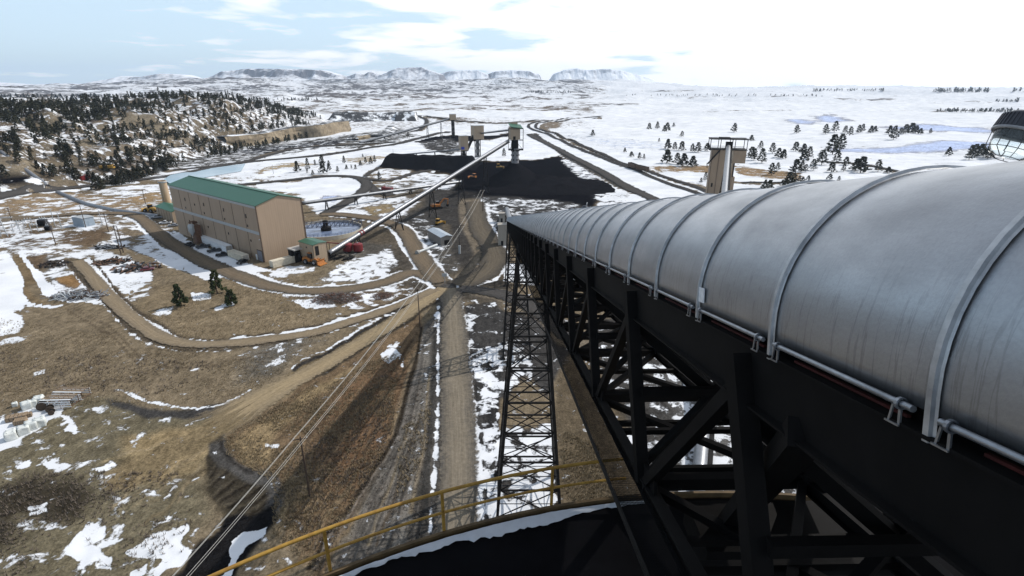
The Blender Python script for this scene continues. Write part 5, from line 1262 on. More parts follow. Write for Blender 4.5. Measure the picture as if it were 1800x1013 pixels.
def spoil_mat():
    mt, nt, b = nodes('dark spoil with wind blown snow'); n1 = noise(nt, objvec(nt), .05, 7, .7)
    nt.links.new(mixc(nt, ramp(nt, n1, [(.50, 0), (.58, 1)]), (.03, .03, .033), (.8, .82, .85)), b.inputs['Base Color']); b.inputs['Roughness'].default_value = .9; return mt
M_SPOIL = spoil_mat(); q = P(640, 214)
heap('spoil_bank', 'long dark spoil bank streaked with snow beyond the tan cliff', q.x, q.y + 60, 85, 60, .25, spoil_fn, M_SPOIL, cat='spoil heap', seed=3)
q = P(712, 212); heap('spoil_bank', 'short steep dark spoil heap at the bend of the loop track', q.x, q.y + 20, 22, 40, .1, spoil_fn, M_SPOIL, cat='spoil heap')
# tan rock cliff with a flat bench on top
def cliff(label, top, bot, back, mat, nm='rock_face'):
    tp = [P(*p) for p in bot]; n = 60; pts = catmull([tuple(p)[:2] for p in tp], 3.0)
    f = np.linspace(0, 1, len(pts)); hts = []
    for k, (x, y) in zip(f, pts):
        py = np.interp(k, np.linspace(0, 1, len(top)), [t_[1] for t_ in top]); b = Vector((x, y, H(x, y))); hts.append(max(1.5, rise(b, py)))
    vs = []; rows = 9; o = Vector((pts[0][0], pts[0][1], H(*pts[0]))); tn = np.gradient(pts, axis=0); tn /= np.linalg.norm(tn, axis=1)[:, None]; nr = np.c_[-tn[:, 1], tn[:, 0]]
    for (x, y), h, k in zip(pts, hts, range(len(pts))):
        s = nr[k] if nr[k][1] > 0 else -nr[k]
        for j in range(rows + 3):
            if j <= rows:
                q = j / rows; dpt = q * 2.5 + 1.8 * float(fbm(k * .22, q * 3, 61, 4)); z = H(x, y) - 1.5 + (h + 1.5) * q
            else: dpt = 4 + back * (j - rows) / 2; z = H(x, y) + h * (1.0 if j == rows + 1 else .35)
            vs.append((x + s[0] * dpt - o.x, y + s[1] * dpt - o.y, z - o.z))
    w = rows + 3; fs = [(i * w + j, (i + 1) * w + j, (i + 1) * w + j + 1, i * w + j + 1) for i in range(len(pts) - 1) for j in range(w - 1)]
    me = bpy.data.meshes.new(nm); me.from_pydata(vs, [], fs); me.materials.append(mat[0]); me.materials.append(mat[1])
    for p in me.polygons: p.material_index = 1 if (p.index % (w - 1)) >= rows else 0
    ob = bpy.data.objects.new(nm, me); COL.objects.link(ob); ob.location = o; ob['kind'] = 'structure'; return ob
M_ROCK = pm('tan sandstone face', (.31, .25, .17), .9, 0, .3, .35, .6, col2=(.14, .11, .075), stretch=(1, 1, .35))
M_BENCH = spoil_mat()
cliff('', [(398, 241), (464, 233), (549, 222), (633, 215), (652, 213)], [(400, 255), (464, 254), (520, 245), (575, 239), (618, 231)], 30, (M_ROCK, M_BENCH))
cliff('', [(635, 240), (660, 233), (683, 221)], [(632, 247), (655, 241), (680, 229)], 16, (M_ROCK, M_BENCH))
# tailings pond
wm, nt, b = nodes('pale blue pond ice'); f = ramp(nt, noise(nt, objvec(nt), .03, 5, .6), [(.35, 0), (.65, 1)]); nt.links.new(mixc(nt, f, (.33, .47, .57), (.43, .54, .62)), b.inputs['Base Color']); b.inputs['Roughness'].default_value = .2
q = [P(*p) for p in ((288, 318), (300, 309), (340, 301), (400, 293), (432, 289), (424, 302), (400, 306), (340, 318), (300, 326))]; zw = max(p.z for p in q) + .25
m = MB(); m.add([(p.x, p.y, zw) for p in q], [tuple(range(len(q)))]); o = m.build('pond_water', wm); o['kind'] = 'structure'

# ================================================================ LOADOUT TOWER AND ITS CONVEYOR
ld = Vector((118.2, 323.3, H(118, 323))); LB = math.radians(-12)
lo_ = thing('loadout_tower', 'tall brown train loadout tower with an open roofed top deck at right', 'loadout tower', ld, LB)
M_BRN = cladding('brown loadout cladding', (.25, .178, .115), .9, 'XY', .6, .15)
m = MB(); m.box((6.3, 4.0, 14.5), (12.6, 8.0, 31.0)); m.build('wall', M_BRN, lo_)
m = MB(); m.box((15.0, 3.0, 26.3), (7.6, 7.4, 7.2)); m.build('side_house', M_BRN, lo_)
m = MB(); m.box((12.9, 3.6, 18.5), (1.2, 6.0, 8.0)); m.build('recess', M_DARKIN, lo_)
m = MB(); m.box((13.2, 3.2, 7.0), (2.6, 5.6, 15)); m.build('lower_wing', M_BRN, lo_)
m = MB(); m.box((4.0, -.06, 14.5), (.35, .14, 30)); m.box((-.05, -.05, 14.8), (.3, .3, 30)); m.build('panel_joint', M_SEAM, lo_)
m = MB(); m.box((8.5, 4.0, 30.2), (21.5, 9.5, .3)); m.build('top_deck', M_DKSTEEL, lo_)
m = MB(); m.box((8.5, 4.0, 36.2), (21.0, 10.0, .5)); m.box((6.5, 4, 36.7), (6, 5, .6)); m.build('canopy_roof', M_DKSTEEL, lo_)
for x in (-1.6, 4.0, 10.5, 12.0, 18.6):
    for y in (-.6, 8.6):
        m = MB(); m.beam((x, y, 30.3), (x, y, 36), .35); m.build('post', M_DKSTEEL, lo_)
m = MB()
for y in (-.7, 8.7): m.beam((-2, y, 31.4), (19, y, 31.4), .14); m.beam((-2, y, 30.9), (19, y, 30.9), .1)
m.build('handrail', M_DKSTEEL, lo_)
m = MB(); m.beam((-2.0, -.8, 22), (4, -.8, 30), .5, .8); m.beam((-2.0, -.8, 19.6), (-2.0, 2, 22), .4); m.build('stair', M_DKSTEEL, lo_)
for q_ in (((2.0, -.1, 9.5), (.9, .2, 2.2)), ((1.4, -.1, 3), (1.2, .2, 2.6))): m = MB(); m.box(*q_); m.build('door', M_DKSTEEL, lo_)
m = MB(); m.box((8.6, -.6, 32.6), (3.6, 3, 4.4)); m.build('head_box', M_BLACK, lo_)
m = MB(); m.box((11.3, -.35, 15), (1.0, .7, 30)); m.build('riser_pipe', pm('tan riser pipe', (.40, .33, .25), .6, 0, .2, 1), lo_)
lt = AT(1280.5, 258, 320); lb_ = P(1229, 850, 3.2)
belt('long silver conveyor climbing from the silo foot to the top of the loadout tower', lb_, lt, 1.25, (.06, .2, .35, .5, .65, .8), .4, 2.6)
# rail cars waiting on the track
def railcar(label, p, q):
    p, q = Vector(p), Vector(q); c = (p + q) / 2; a = math.atan2(q.y - p.y, q.x - p.x); L = (q - p).length * .95
    t = thing('rail_hopper', label, 'railway wagon', (c.x, c.y, H(c.x, c.y) + .3), a, 'wagons on the loop track')
    m = MB(); extrude_profile(m, [(-L / 2, 1.3), (-L / 2 + 1.6, .8), (L / 2 - 1.6, .8), (L / 2, 1.3), (L / 2, 4.2), (-L / 2, 4.2)], -1.6, 1.6); m.build('body', pm('brown wagon paint', (.10, .065, .045), .7, 0, .3, 1), t)
    m = MB()
    for k in range(9): x = -L / 2 + .5 + k * (L - 1) / 8; m.box((x, -1.65, 2.6), (.2, .12, 3)); m.box((x, 1.65, 2.6), (.2, .12, 3))
    m.build('side_rib', M_RUST, t)
    m = MB(); m.box((0, 0, 4.2), (L - .6, 2.7, .06)); m.build('load', M_COALM, t)
    wheels(t, (-L / 2 + 1, -L / 2 + 2.6, L / 2 - 2.6, L / 2 - 1), .75, .45, .15, False); return t
railcar('brown railway wagon behind, farther from the loadout tower', P(1106, 295), P(1119, 299)); railcar('brown railway wagon in front, nearer the loadout tower', P(1120, 299.5), P(1138, 304.5))
# ================================================================ UTILITY POLES AND WIRES
M_WOOD = pm('weathered pole wood', (.075, .052, .038), .85, 0, .35, 2.0, .1)
M_GREYM = pm('grey mast steel', (.42, .44, .46), .5, .3, .2, 2)
def pole(label, pb, py_top, r=.16, arms=((-.5, 1.2),), mat=None, group=None, name='utility_pole'):
    b = P(*pb); h = rise(b, py_top); t = thing(name, label, 'utility pole', b, 0, group)
    m = MB(b); m.tube(b - Vector((0, 0, .5)), b + Vector((0, 0, h)), r * 1.15, 10, r * .75); m.build('shaft', mat or M_WOOD, t, True)
    if arms:
        m = MB(b)
        for dz, w in arms:
            c = b + Vector((0, -.12, h + dz)); m.beam(c - Vector((w, .25 * w, 0)), c + Vector((w, .25 * w, 0)), .12, .14)
        m.build('crossarm', mat or M_WOOD, t)
        m = MB(b)
        for dz, w in arms:
            for s in (-1, 1): c = b + Vector((s * w * .9, -.12 + s * .22 * w, h + dz + .07)); m.tube(c, c + Vector((0, 0, .22)), .06, 8, .04)
        m.build('insulator', M_WHITE, t, True)
    return b + Vector((0, 0, h))
tp1 = pole('wooden utility pole on the edge of the brown field, nearest the silo', (545, 872), 768, .17, ((-.35, 1.1),))
tp2 = pole('thin dark utility pole beside the tan road junction', (738.5, 577), 508, .15, ((-.35, 1.0),))
tp3 = pole('dark utility pole on the coal blackened ground past the grey shed', (849, 372), 334, .22, ((-.4, 1.0),))
lamp_b = P(808, 446)
for lb, pb, pt, mt in (('dark pole at the far left edge by the yard road', (21, 389), 365, None), ('pole standing right of the dark transformer box', (98, 430), 390, None), ('pole in front of the grey substation shed', (151, 400), 361, None),
                       ('slim pole right of the grey substation shed', (180, 396), 370, M_GREYM), ('dark slim pole beside the yard road, right of the substation', (191, 408), 375, None), ('slim grey mast behind the transformer box', (97, 397), 368, M_GREYM), ('slim grey mast left of the grey substation shed', (109, 403), 374, M_GREYM),
                       ('pole by the small tan mound near the stack', (256, 359), 333, None), ('slim grey pole on the snow behind the green roof', (481, 306), 290, M_GREYM), ('slim grey pole on the slope below the lower tan house', (692, 280), 262, M_GREYM), ('pale slim pole on the snow beside the coal at the rail side', (1003, 299), 284, M_GREYM)):
    pole(lb, pb, pt, .17, ((-.4, .8),) if mt is None else None, mt)
for i, (pb, pt, lb) in enumerate((((213, 448), 396, 'left leg of the tall twin pole by the scrap yard'), ((217, 444), 398, 'right leg of the tall twin pole by the scrap yard'))):
    pole(lb, pb, pt, .2, ((-.5, 1.0), (-2, 1.0)) if i == 0 else None)
# grey lattice gantry at the left edge
b = P(8, 416); gh = rise(b, 383); t = thing('substation_gantry', 'grey A-frame substation gantry at the left edge of the picture', 'gantry', b)
for s in (-1, 1):
    m = MB(b); m.beam(b + Vector((s * 1.6, 0, 0)), b + Vector((s * .4, 0, gh)), .28); m.build('leg', M_GREYM, t)
m = MB(b)
for k in range(1, 6): w = 1.6 - 1.2 * k / 6; m.beam(b + Vector((-w, 0, gh * k / 6)), b + Vector((w, 0, gh * k / 6)), .12); m.beam(b + Vector((-w, 0, gh * k / 6)), b + Vector((w * .8, 0, gh * (k + 1) / 6)), .1)
m.beam(b + Vector((-6, 0, gh)), b + Vector((6, 0, gh)), .3); m.build('bracing', M_GREYM, t)
def wire(label, pts, sag, r=.022, mat=None, group='overhead power lines'):
    m = MB(); 
    for a, b_ in zip(pts, pts[1:]):
        L = (b_ - a).length; n = 18; ps = [a.lerp(b_, k / n) - Vector((0, 0, sag * L * 4 * (k / n) * (1 - k / n))) for k in range(n + 1)]; m.path(ps, r, 5)
    return m.build('power_line', mat, None, True, label=label, category='wire', group=group)
M_WIRE = pm('bright aluminium wire', (.45, .44, .41), .5, .4, .2, 3)
d = (tp1 - tp2).normalized(); side = Vector((d.y, -d.x, 0)).normalized()
hid = AT(345, 1040, 38); 
end_ = Vector((tp1.x + (tp1.x - tp2.x) * .55 - 3, tp1.y + (tp1.y - tp2.y) * .55, tp1.z - 1.0))
for k, (o_, dz, lb) in enumerate(((-1.0, 0, 'outer left wire of the power line over the brown field'), (-.75, .35, 'inner left wire of the power line over the brown field'), (.75, .35, 'inner right wire of the power line over the brown field'), (1.0, 0, 'outer right wire of the power line over the brown field'))):
    v = side * o_ + Vector((0, 0, -.15 + dz * .4)); wire(lb, [tp3 + v, tp2 + v, tp1 + v, end_ + v], .012, .031, M_WIRE)
# junction marker pole, yard lamp
t = thing('yard_lamp', 'slim dark yard lamp pole right of the grey shed', 'lamp post', lamp_b); h = rise(lamp_b, 397)
m = MB(lamp_b); m.tube(lamp_b, lamp_b + Vector((0, 0, h)), .16, 8, .1); m.build('pole', M_DKSTEEL, t, True)
m = MB(lamp_b); m.beam(lamp_b + Vector((0, 0, h)), lamp_b + Vector((1.6, 0, h + .3)), .12); m.box(lamp_b + Vector((1.9, 0, h + .25)), (.9, .4, .2)); m.build('lamp_arm', M_DKSTEEL, t)
m = MB(lamp_b); m.lathe([(.5, -.2), (.5, 3.4), (.2, 3.5)], lamp_b, 12); m.build('base', M_TRIM, t, True)
b = P(782, 497); t = thing('road_sign', 'small pale sign board on a post at the dirt road junction', 'sign', b)
m = MB(b); m.tube(b, b + Vector((0, 0, 3)), .09, 8); m.build('post', M_GREYM, t)
m = MB(b); m.box(b + Vector((0, -.1, 2.9)), (1.7, .08, 1.2)); m.build('board', M_TRIM, t)

# ================================================================ SHED, SUBSTATION, YARD STUFF
A_ = P(776, 433); B_ = P(794, 430); dd = (B_ - A_).to_2d().normalized()
sh = gable('storage_shed', 'small grey roofed shed beside the sloping snowy pad', (A_.x, A_.y), (dd.x, dd.y), 5.2, 15, 3.8, .7, pm('grey brown shed wall', (.22, .20, .18), .7, 0, .15, 1), pm('pale blue grey sheet roof', (.40, .45, .50), .4, .3, .15, .8))
m = MB(); m.box((2.6, -.05, 1.2), (2.4, .12, 2.4)); m.build('door', M_DKSTEEL, sh)
b = P(735, 447, .0); t = thing('culvert_pipe', 'short grey culvert pipe with concrete collar on the snow bank left of the shed', 'pipe', b)
m = MB(b); c = P(768, 434); m.tube(b + Vector((0, 0, .8)), c + Vector((0, 0, .9)), .55, 14); m.build('pipe', M_TRIM, t, True)
m = MB(b); m.tube(b + Vector((0, 0, .8)) - (c - b).normalized() * .8, b + Vector((0, 0, .8)) + (c - b).normalized() * .4, .9, 16); m.build('collar', M_CONC, t, True)
sA, sB = P(130, 397), P(149, 399.5); dd = (sB - sA).to_2d().normalized()
gable('substation_shed', 'pale blue grey flat sided substation shed on the snowy yard', (sA.x, sA.y), (dd.x, dd.y), (sB - sA).length, 5, 4.2, .25, pm('blue grey shed cladding', (.30, .36, .42), .5, .1, .12, 1), M_TRIM)
def transformer(label, px, py, s):
    b = P(px, py); t = thing('transformer', label, 'transformer', b, .2, 'substation transformers'); m = MB(); m.box((0, 0, 1.5 * s), (3.0 * s, 2.0 * s, 2.6 * s)); m.build('tank', M_HOUSING, t, bevel=.05)
    m = MB()
    for k in range(7): m.box((-1.2 * s + k * .4 * s, -1.35 * s, 1.4 * s), (.12 * s, .7 * s, 2.0 * s))
    m.build('radiator', M_DKSTEEL, t)
    for k in (-1, 0, 1):
        m = MB(); m.lathe([(.16 * s, 2.8 * s), (.26 * s, 2.95 * s), (.16 * s, 3.1 * s), (.24 * s, 3.3 * s), (.12 * s, 3.5 * s), (.16 * s, 3.7 * s), (.05, 4.0 * s)], (k * .9 * s, .3 * s, 0), 10); m.build('bushing', M_TRIM, t, True)
transformer('bigger dark transformer with three bushings in the substation', 77, 397, 1.15); transformer('smaller dark transformer just in front of the bigger one', 86, 405, .8)
for k, (px, py) in enumerate(((38, 402), (52, 398), (62, 408), (30, 408))):
    b = P(px, py); t = thing('switchgear_frame', ['left rear', 'right rear', 'right front', 'left front'][k] + ' grey switchgear frame standing in the snow left of the transformers', 'switchgear', b, .2, 'substation switchgear frames')
    m = MB()
    for x in (-1.4, 1.4): m.beam((x, 0, 0), (x, 0, 3.4), .2)
    m.beam((-1.9, 0, 3.4), (1.9, 0, 3.4), .22); m.build('frame', M_GREYM, t)
    for x in (-1.2, 0, 1.2): m = MB(); m.lathe([(.1, 3.4), (.2, 3.6), (.1, 3.8), (.2, 4.0), (.06, 4.3)], (x, 0, 0), 8); m.build('insulator', M_TRIM, t, True)
# scrap and brush heaps: sticks, plates and beams thrown together
def stickheap(name, label, px, py, rx, ry, n, h, mats, seed, ln=(.5, 1.8), wd=(.06, .25), cat='scrap heap'):
    rg = random.Random(seed); b = P(px, py); t = thing(name, label, cat, b); ms = [MB(b) for _ in mats]
    for k in range(n):
        r, a = rg.random() ** .6, rg.uniform(0, 6.28); x, y = b.x + rx * r * math.cos(a), b.y + ry * r * math.sin(a)
        z = H(x, y) + h * (1 - r) * rg.random() + .12; a = rg.uniform(0, 6.28); d = Vector((math.cos(a), math.sin(a), rg.uniform(-.4, .4))) * rg.uniform(*ln); w = rg.uniform(*wd)
        rg.choice(ms).beam(Vector((x, y, z)) - d, Vector((x, y, z)) + d, w, w * rg.uniform(.3, 1))
    for m, mt, nm in zip(ms, mats, ('branches', 'timber', 'plates')): m.build(nm, mt, t)
M_TWIG = pm('red brown dead twigs', (.12, .06, .04), .9, 0, .4, 3); M_TWIG2 = pm('grey dead twigs', (.13, .11, .10), .9, 0, .3, 3); M_PLATE = pm('old steel plate', (.22, .23, .25), .6, .3, .4, 1)
stickheap('brush_pile', 'big red brown heap of brush by the loop road, partly over snow', 590, 526, 7.5, 5.0, 520, 2.2, (M_TWIG, M_TWIG2), 1, (.5, 1.6), (.05, .16), 'brush pile')
stickheap('brush_pile', 'smaller low brush heap right of the big red brown one', 672, 521, 3.2, 3, 160, 1.1, (M_TWIG, M_TWIG2), 2, (.4, 1.2), (.05, .14), 'brush pile')
stickheap('scrap_heap', 'heap of grey pipes and timber on the muddy yard left of the brown strip', 140, 521, 9.5, 4.0, 240, 1.4, (M_PLATE, M_WOOD, M_TRIM), 3, (.8, 2.6), (.12, .4))
stickheap('scrap_heap', 'scattered dark scrap iron on the snow below the twin pole', 196, 461, 6.5, 5.0, 130, 1.2, (M_DKSTEEL, M_WOOD, M_RUST), 4, (.6, 2.0), (.15, .6))
stickheap('scrap_heap', 'scattered scrap and plates on the right half of the snowy yard', 240, 472, 9, 6, 120, .8, (M_PLATE, M_DKSTEEL, M_RUST), 5, (.6, 2.2), (.15, .8))
stickheap('scrap_heap', 'pile of dark pipes and beams beside the foot of the twin pole', 192, 436, 6.5, 2.2, 90, 1.2, (M_DKSTEEL, M_PLATE), 6, (.8, 2.4), (.2, .6))
stickheap('scrap_heap', 'loose dark timbers lying between the left snow patches', 95, 465, 5, 5, 70, .7, (M_DKSTEEL, M_WOOD), 7, (.6, 1.8), (.15, .5))
# bulk bags, pallets, reels and racks beside the dirt pad
M_BAG = pm('white woven bag', (.60, .62, .60), .9, 0, .12, 3.0, .2)
def bulkbag(label, px, py, s, a):
    b = P(px, py); t = thing('bulk_bag', label, 'bulk bag', b, a, 'white bulk bags beside the dirt pad'); bm_ = bmesh.new(); bmesh.ops.create_cube(bm_, size=1.0); bmesh.ops.subdivide_edges(bm_, edges=bm_.edges, cuts=5, use_grid_fill=True)
    rg = random.Random(int(px * 7))
    ph = rg.random() * 9
    for v in bm_.verts:
        k = 1 + .10 * math.cos(v.co.z * 2.6) - .06 * max(0, (abs(v.co.x) + abs(v.co.y) - .6)); v.co.x *= k; v.co.y *= k; v.co += Vector((float(fbm(v.co.y * 2 + ph, v.co.z * 2, 3, 2)), float(fbm(v.co.x * 2 + ph, v.co.z * 2, 4, 2)), float(fbm(v.co.x * 2 + ph, v.co.y * 2, 5, 2)))) * .07; v.co = (v.co + Vector((0, 0, .46))) * s
    me = bpy.data.meshes.new('sack'); bm_.to_mesh(me); bm_.free(); me.materials.append(M_BAG); me.polygons.foreach_set('use_smooth', [True] * len(me.polygons)); o = bpy.data.objects.new('sack', me); COL.objects.link(o); o.parent = t
    m = MB()
    for x in (-.36, .36):
        for y in (-.36, .36): m.path([(x * s, y * s, .93 * s), (x * s * .8, y * s * .8, 1.08 * s), (x * s * .5, y * s * .9, .95 * s)], .03 * s, 6)
    m.build('lifting_loop', M_BAG, t)
for lb, px, py, s in (('white bulk bag at the lower left end of the front row', 22, 771, 1.75), ('second white bulk bag of the front row from its lower left end', 43, 762, 1.7), ('third white bulk bag of the front row from its lower left end', 57, 754, 1.75), ('white bulk bag at the upper right end of the front row', 72, 748, 1.75),
                      ('white bulk bag at the left end of the back row', 48, 718, 1.6), ('middle white bulk bag of the back row', 58, 714, 1.5), ('white bulk bag at the right end of the back row', 70, 709, 1.65), ('lone low white bulk bag beside the snow left of the back row', 27, 714, .9)):
    bulkbag(lb, px, py, s, .5 + (px % 5) * .1)
M_PAL = pm('rough pallet wood', (.26, .19, .125), .85, 0, .3, 3.0)
def crate(label, px, py, L, W, h, a):
    b = P(px, py); t = thing('wooden_crate', label, 'crate', b, a, 'crates by the bulk bags')
    m = MB()
    for k in range(5):
        for s in (-1, 1): m.box((-L / 2 + L * (k + .5) / 5, s * W / 2, h / 2 + .12), (L / 5 * .82, .05, h))
        m.box((-L / 2 + L * (k + .5) / 5, 0, h + .14), (L / 5 * .82, W, .05))
    for s in (-1, 1): m.box((s * L / 2, 0, h / 2 + .12), (.05, W, h))
    m.build('boards', M_PAL, t); m = MB()
    for y in (-.4, 0, .4): m.box((0, y * W, .06), (L, .12, .12))
    m.build('skid', M_WOOD, t)
crate('long rough wooden crate between the two rows of white bags', 31, 737, 3.4, 1.6, .8, .45); crate('short wooden crate just below the long one', 37, 744, 1.9, 1.5, .8, .45); crate('small crate near the right end of the long crate', 49, 733, 1.5, 1.0, .7, .6)
def reel(label, px, py, r, a):
    b = P(px, py); t = thing('cable_reel', label, 'cable reel', b, a, 'dark reels by the racks'); Mx = Matrix.Rotation(R(90), 3, 'X')
    for s in (-1, 1): m = MB(); m.lathe([(.01, s * .5 - .05), (r, s * .5 - .05), (r, s * .5 + .05), (.01, s * .5 + .05)], (0, 0, r), 20, Mx); m.build('flange', M_WOOD, t)
    m = MB(); m.lathe([(r * .75, -.45), (r * .75, .45)], (0, 0, r), 18, Mx); m.build('cable', M_BLACK, t)
reel('larger dark cable reel lying on the snow by the racks', 76, 720, .95, .5); reel('smaller dark cable reel right of the larger one', 89, 723, .7, .6); reel('dark cable reel nearest the front rack', 92, 728, .55, .5)
def rack(label, px, py, a):
    b = P(px, py); t = thing('pipe_rack', label, 'rack', b, a, 'white rail racks on the snow')
    L, W, Hh_ = 6.0, 2.6, 1.9
    for x in np.linspace(-L / 2, L / 2, 4):
        m = MB()
        for y in (-W / 2, W / 2): m.beam((x, y, 0), (x, y, Hh_), .10)
        m.beam((x, -W / 2, .4), (x, W / 2, .4), .08); m.beam((x, -W / 2, Hh_), (x, W / 2, Hh_), .08); m.build('frame', M_RUST, t)
    for z in (.5, 1.05, 1.6):
        m = MB(); 
        for y in (-W / 2 - .06, W / 2 + .06): m.box((0, y, z), (L + .4, .06, .28))
        m.build('rail_board', M_WHITE, t)
    for y in (-.95, -.3, .35, 1.0): m = MB(); m.box((0, y, Hh_ + .08), (L + .3, .28, .10)); m.build('top_plank', M_PAL if y > -.5 else M_WHITE, t)
rack('front white railed rack with brown top planks beside the reels', 107, 713, .06); rack('rear white railed rack behind the front one by the dirt pad', 128, 699, -.02)

# ================================================================ BUTTES ON THE HORIZON
def butte_mat(name='snowy butte slopes', lo=.62, hi=1.05):
    m, nt, b = nodes(name); g = N(nt, 'ShaderNodeNewGeometry'); s = N(nt, 'ShaderNodeSeparateXYZ'); nt.links.new(g.outputs['True Normal'], s.inputs[0])
    n = noise(nt, objvec(nt, (1, 1, .8)), .010, 9, .75); k = math_n(nt, 'ADD', s.outputs['Z'], math_n(nt, 'MULTIPLY', math_n(nt, 'SUBTRACT', n, .5), 1.1))
    nt.links.new(mixc(nt, ramp(nt, k, [(lo, 0), (hi, 1)]), (.13, .125, .14), (.82, .84, .88)), b.inputs['Base Color']); b.inputs['Roughness'].default_value = .95; return m
M_BUTTE = butte_mat(); M_BUTTEP = butte_mat('mostly snow covered butte slopes', .36, .80)
def butte(x0, x1, tops, Y, depth, flat=.6, seed=0):
    nx, ny = 150, 46; u = np.linspace(-.08, 1.08, nx); v = np.linspace(-1, 1, ny); U, V = np.meshgrid(u, v, indexing='ij')
    px = x0 + (x1 - x0) * np.clip(u, 0, 1); Xc = np.array([AT(float(x0 + (x1 - x0) * k), 140, Y).x for k in u])
    ht = np.array([AT(900, float(np.interp(p, [q[0] for q in tops], [q[1] for q in tops])), Y).z for p in px])
    base = 48.0; ends = sstep(-.08, .03, u) * sstep(1.08, .97, u)
    rel = (ht - base)[:, None] * ends[:, None]
    X = Xc[:, None] + 0 * V; Yy = Y + V * depth
    gl_ = fbm(X / 210, Yy / 420, seed + 3, 5); vv = np.abs(V) + .10 * gl_
    cw = .20 + .10 * fbm(X / 420, X * 0 + seed, seed + 8, 2); fl_ = flat * np.clip(.55 + .9 * fbm(X / 300, Yy / 1600, seed + 5, 3), 0, 1)
    q = np.clip((vv - cw) / (1 - cw), 0, 1); shape = (1 - fl_ * .42 * sstep(0, .10, q)) * (1 - q) ** 1.5
    Z = base - 22 + (rel + 22) * shape * (1 + .16 * fbm(X / 130, Yy / 300, seed + 12, 4) * .5 * (shape < .85)) + 2 * fbm(X / 60, Yy / 60, seed, 3) * shape * (shape < .97)
    o = Vector((Xc[nx // 2], Y, 0)); vs = np.stack([X - o.x, Yy - o.y, Z], -1).reshape(-1, 3)
    me = bpy.data.meshes.new('butte'); me.from_pydata(vs.tolist(), [], [(i * ny + j, (i + 1) * ny + j, (i + 1) * ny + j + 1, i * ny + j + 1) for i in range(nx - 1) for j in range(ny - 1)]); me.materials.append(M_BUTTEP if x0 >= 760 and x0 != 1405 else M_BUTTE)
    ob = bpy.data.objects.new('butte', me); COL.objects.link(ob); ob.location = o; ob['kind'] = 'structure'
butte(-140, 190, [(-140, 140), (0, 145.5), (60, 149), (120, 147), (190, 150)], 6800, 700, .3, 1)
butte(150, 385, [(150, 150), (205, 139), (225, 134), (262, 136), (300, 130), (330, 132), (352, 139), (385, 142)], 7000, 800, .5, 2)
butte(345, 605, [(345, 146), (378, 135), (405, 126), (450, 121.5), (500, 122), (540, 122.5), (572, 124), (602, 133)], 7400, 900, .75, 5)
butte(590, 675, [(590, 140), (625, 132), (632, 129), (645, 132), (655, 126), (668, 133)], 8000, 700, .3, 7)
butte(665, 780, [(665, 136), (688, 126), (703, 120), (722, 119), (742, 118.5), (756, 124), (780, 132)], 8000, 800, .4, 9)
butte(770, 860, [(770, 131), (790, 126), (815, 124), (840, 124), (860, 132)], 8600, 700, .5, 11)
butte(855, 950, [(855, 132), (872, 126), (900, 124), (930, 126), (950, 132)], 8800, 700, .5, 13)
butte(970, 1150, [(970, 131), (990, 124), (1012, 121), (1030, 124), (1060, 122), (1090, 125), (1115, 131), (1150, 141)], 9000, 800, .2, 15)

butte(1405, 1510, [(1405, 158), (1426, 154.2), (1455, 154.5), (1487, 154.8), (1510, 158)], 5200, 260, .9, 21)
butte(1120, 1420, [(1120, 146), (1160, 151), (1250, 152.5), (1330, 154), (1420, 155)], 8200, 700, .2, 23)
# ================================================================ PINES
M_BARK = pm('pine bark', (.09, .06, .045), .9, 0, .3, 2)
def needle_mat(name, a, b_):
    m, nt, b = nodes(name); i = N(nt, 'ShaderNodeNewGeometry'); oi = N(nt, 'ShaderNodeObjectInfo')
    f = math_n(nt, 'ADD', math_n(nt, 'MULTIPLY', i.outputs['Random Per Island'], .65), math_n(nt, 'MULTIPLY', oi.outputs['Random'], .35))
    nt.links.new(mixc(nt, f, a, b_), b.inputs['Base Color']); b.inputs['Roughness'].default_value = .8; b.inputs['Specular IOR Level'].default_value = .15; return m
M_NEED = needle_mat('dark pine needles', (.016, .020, .014), (.050, .050, .030)); M_NEEDN = needle_mat('near pine needles', (.022, .034, .016), (.075, .085, .035))
def pine_mesh(h, rad_, n, leaf, rg, mb=None, o=Vector((0, 0, 0)), slim=.8):
    """branch whorls carrying many small clumps of needles; ragged outline, gaps between whorls"""
    mb = mb or MB(); whorls = max(5, int(h * .9)); lean = Vector((rg.uniform(-.04, .04), rg.uniform(-.04, .04), 0))
    per = max(1, n // whorls)
    for w in range(whorls):
        k = (w + .4) / whorls; z = h * (.15 + .85 * k); rr_ = rad_ * (1 - k) ** slim * rg.uniform(.62, 1.15) + .12 * rad_
        a0 = rg.uniform(0, 6.28); nb = rg.randint(3, 5)
        for j in range(per):
            b_ = a0 + (j % nb) * 6.28 / nb + rg.uniform(-.35, .35); q = rg.uniform(.25, 1) ** .7 * rr_
            c = o + lean * z + Vector((math.cos(b_) * q, math.sin(b_) * q, z + rg.uniform(-.35, .35) * h / whorls - q * .12))
            s = leaf * rg.uniform(.6, 1.3); d = Vector((rg.uniform(-1, 1), rg.uniform(-1, 1), rg.uniform(-.35, .6))).normalized(); e = d.cross(Vector((rg.uniform(-1, 1), rg.uniform(-1, 1), rg.uniform(-1, 1)))).normalized()
            mb.add([c - d * s, c + e * s * .55, c + d * s, c - e * s * .55], [(0, 1, 2, 3)])
    return mb
def trunk_mb(h, r, mb=None, o=Vector((0, 0, 0)), n=7):
    mb = mb or MB(); mb.tube(o - Vector((0, 0, .4)), o + Vector((0, 0, h * .5)), r, n, r * .7); mb.tube(o + Vector((0, 0, h * .5)), o + Vector((0, 0, h * .96)), r * .7, n, r * .12); return mb
rg = random.Random(11)
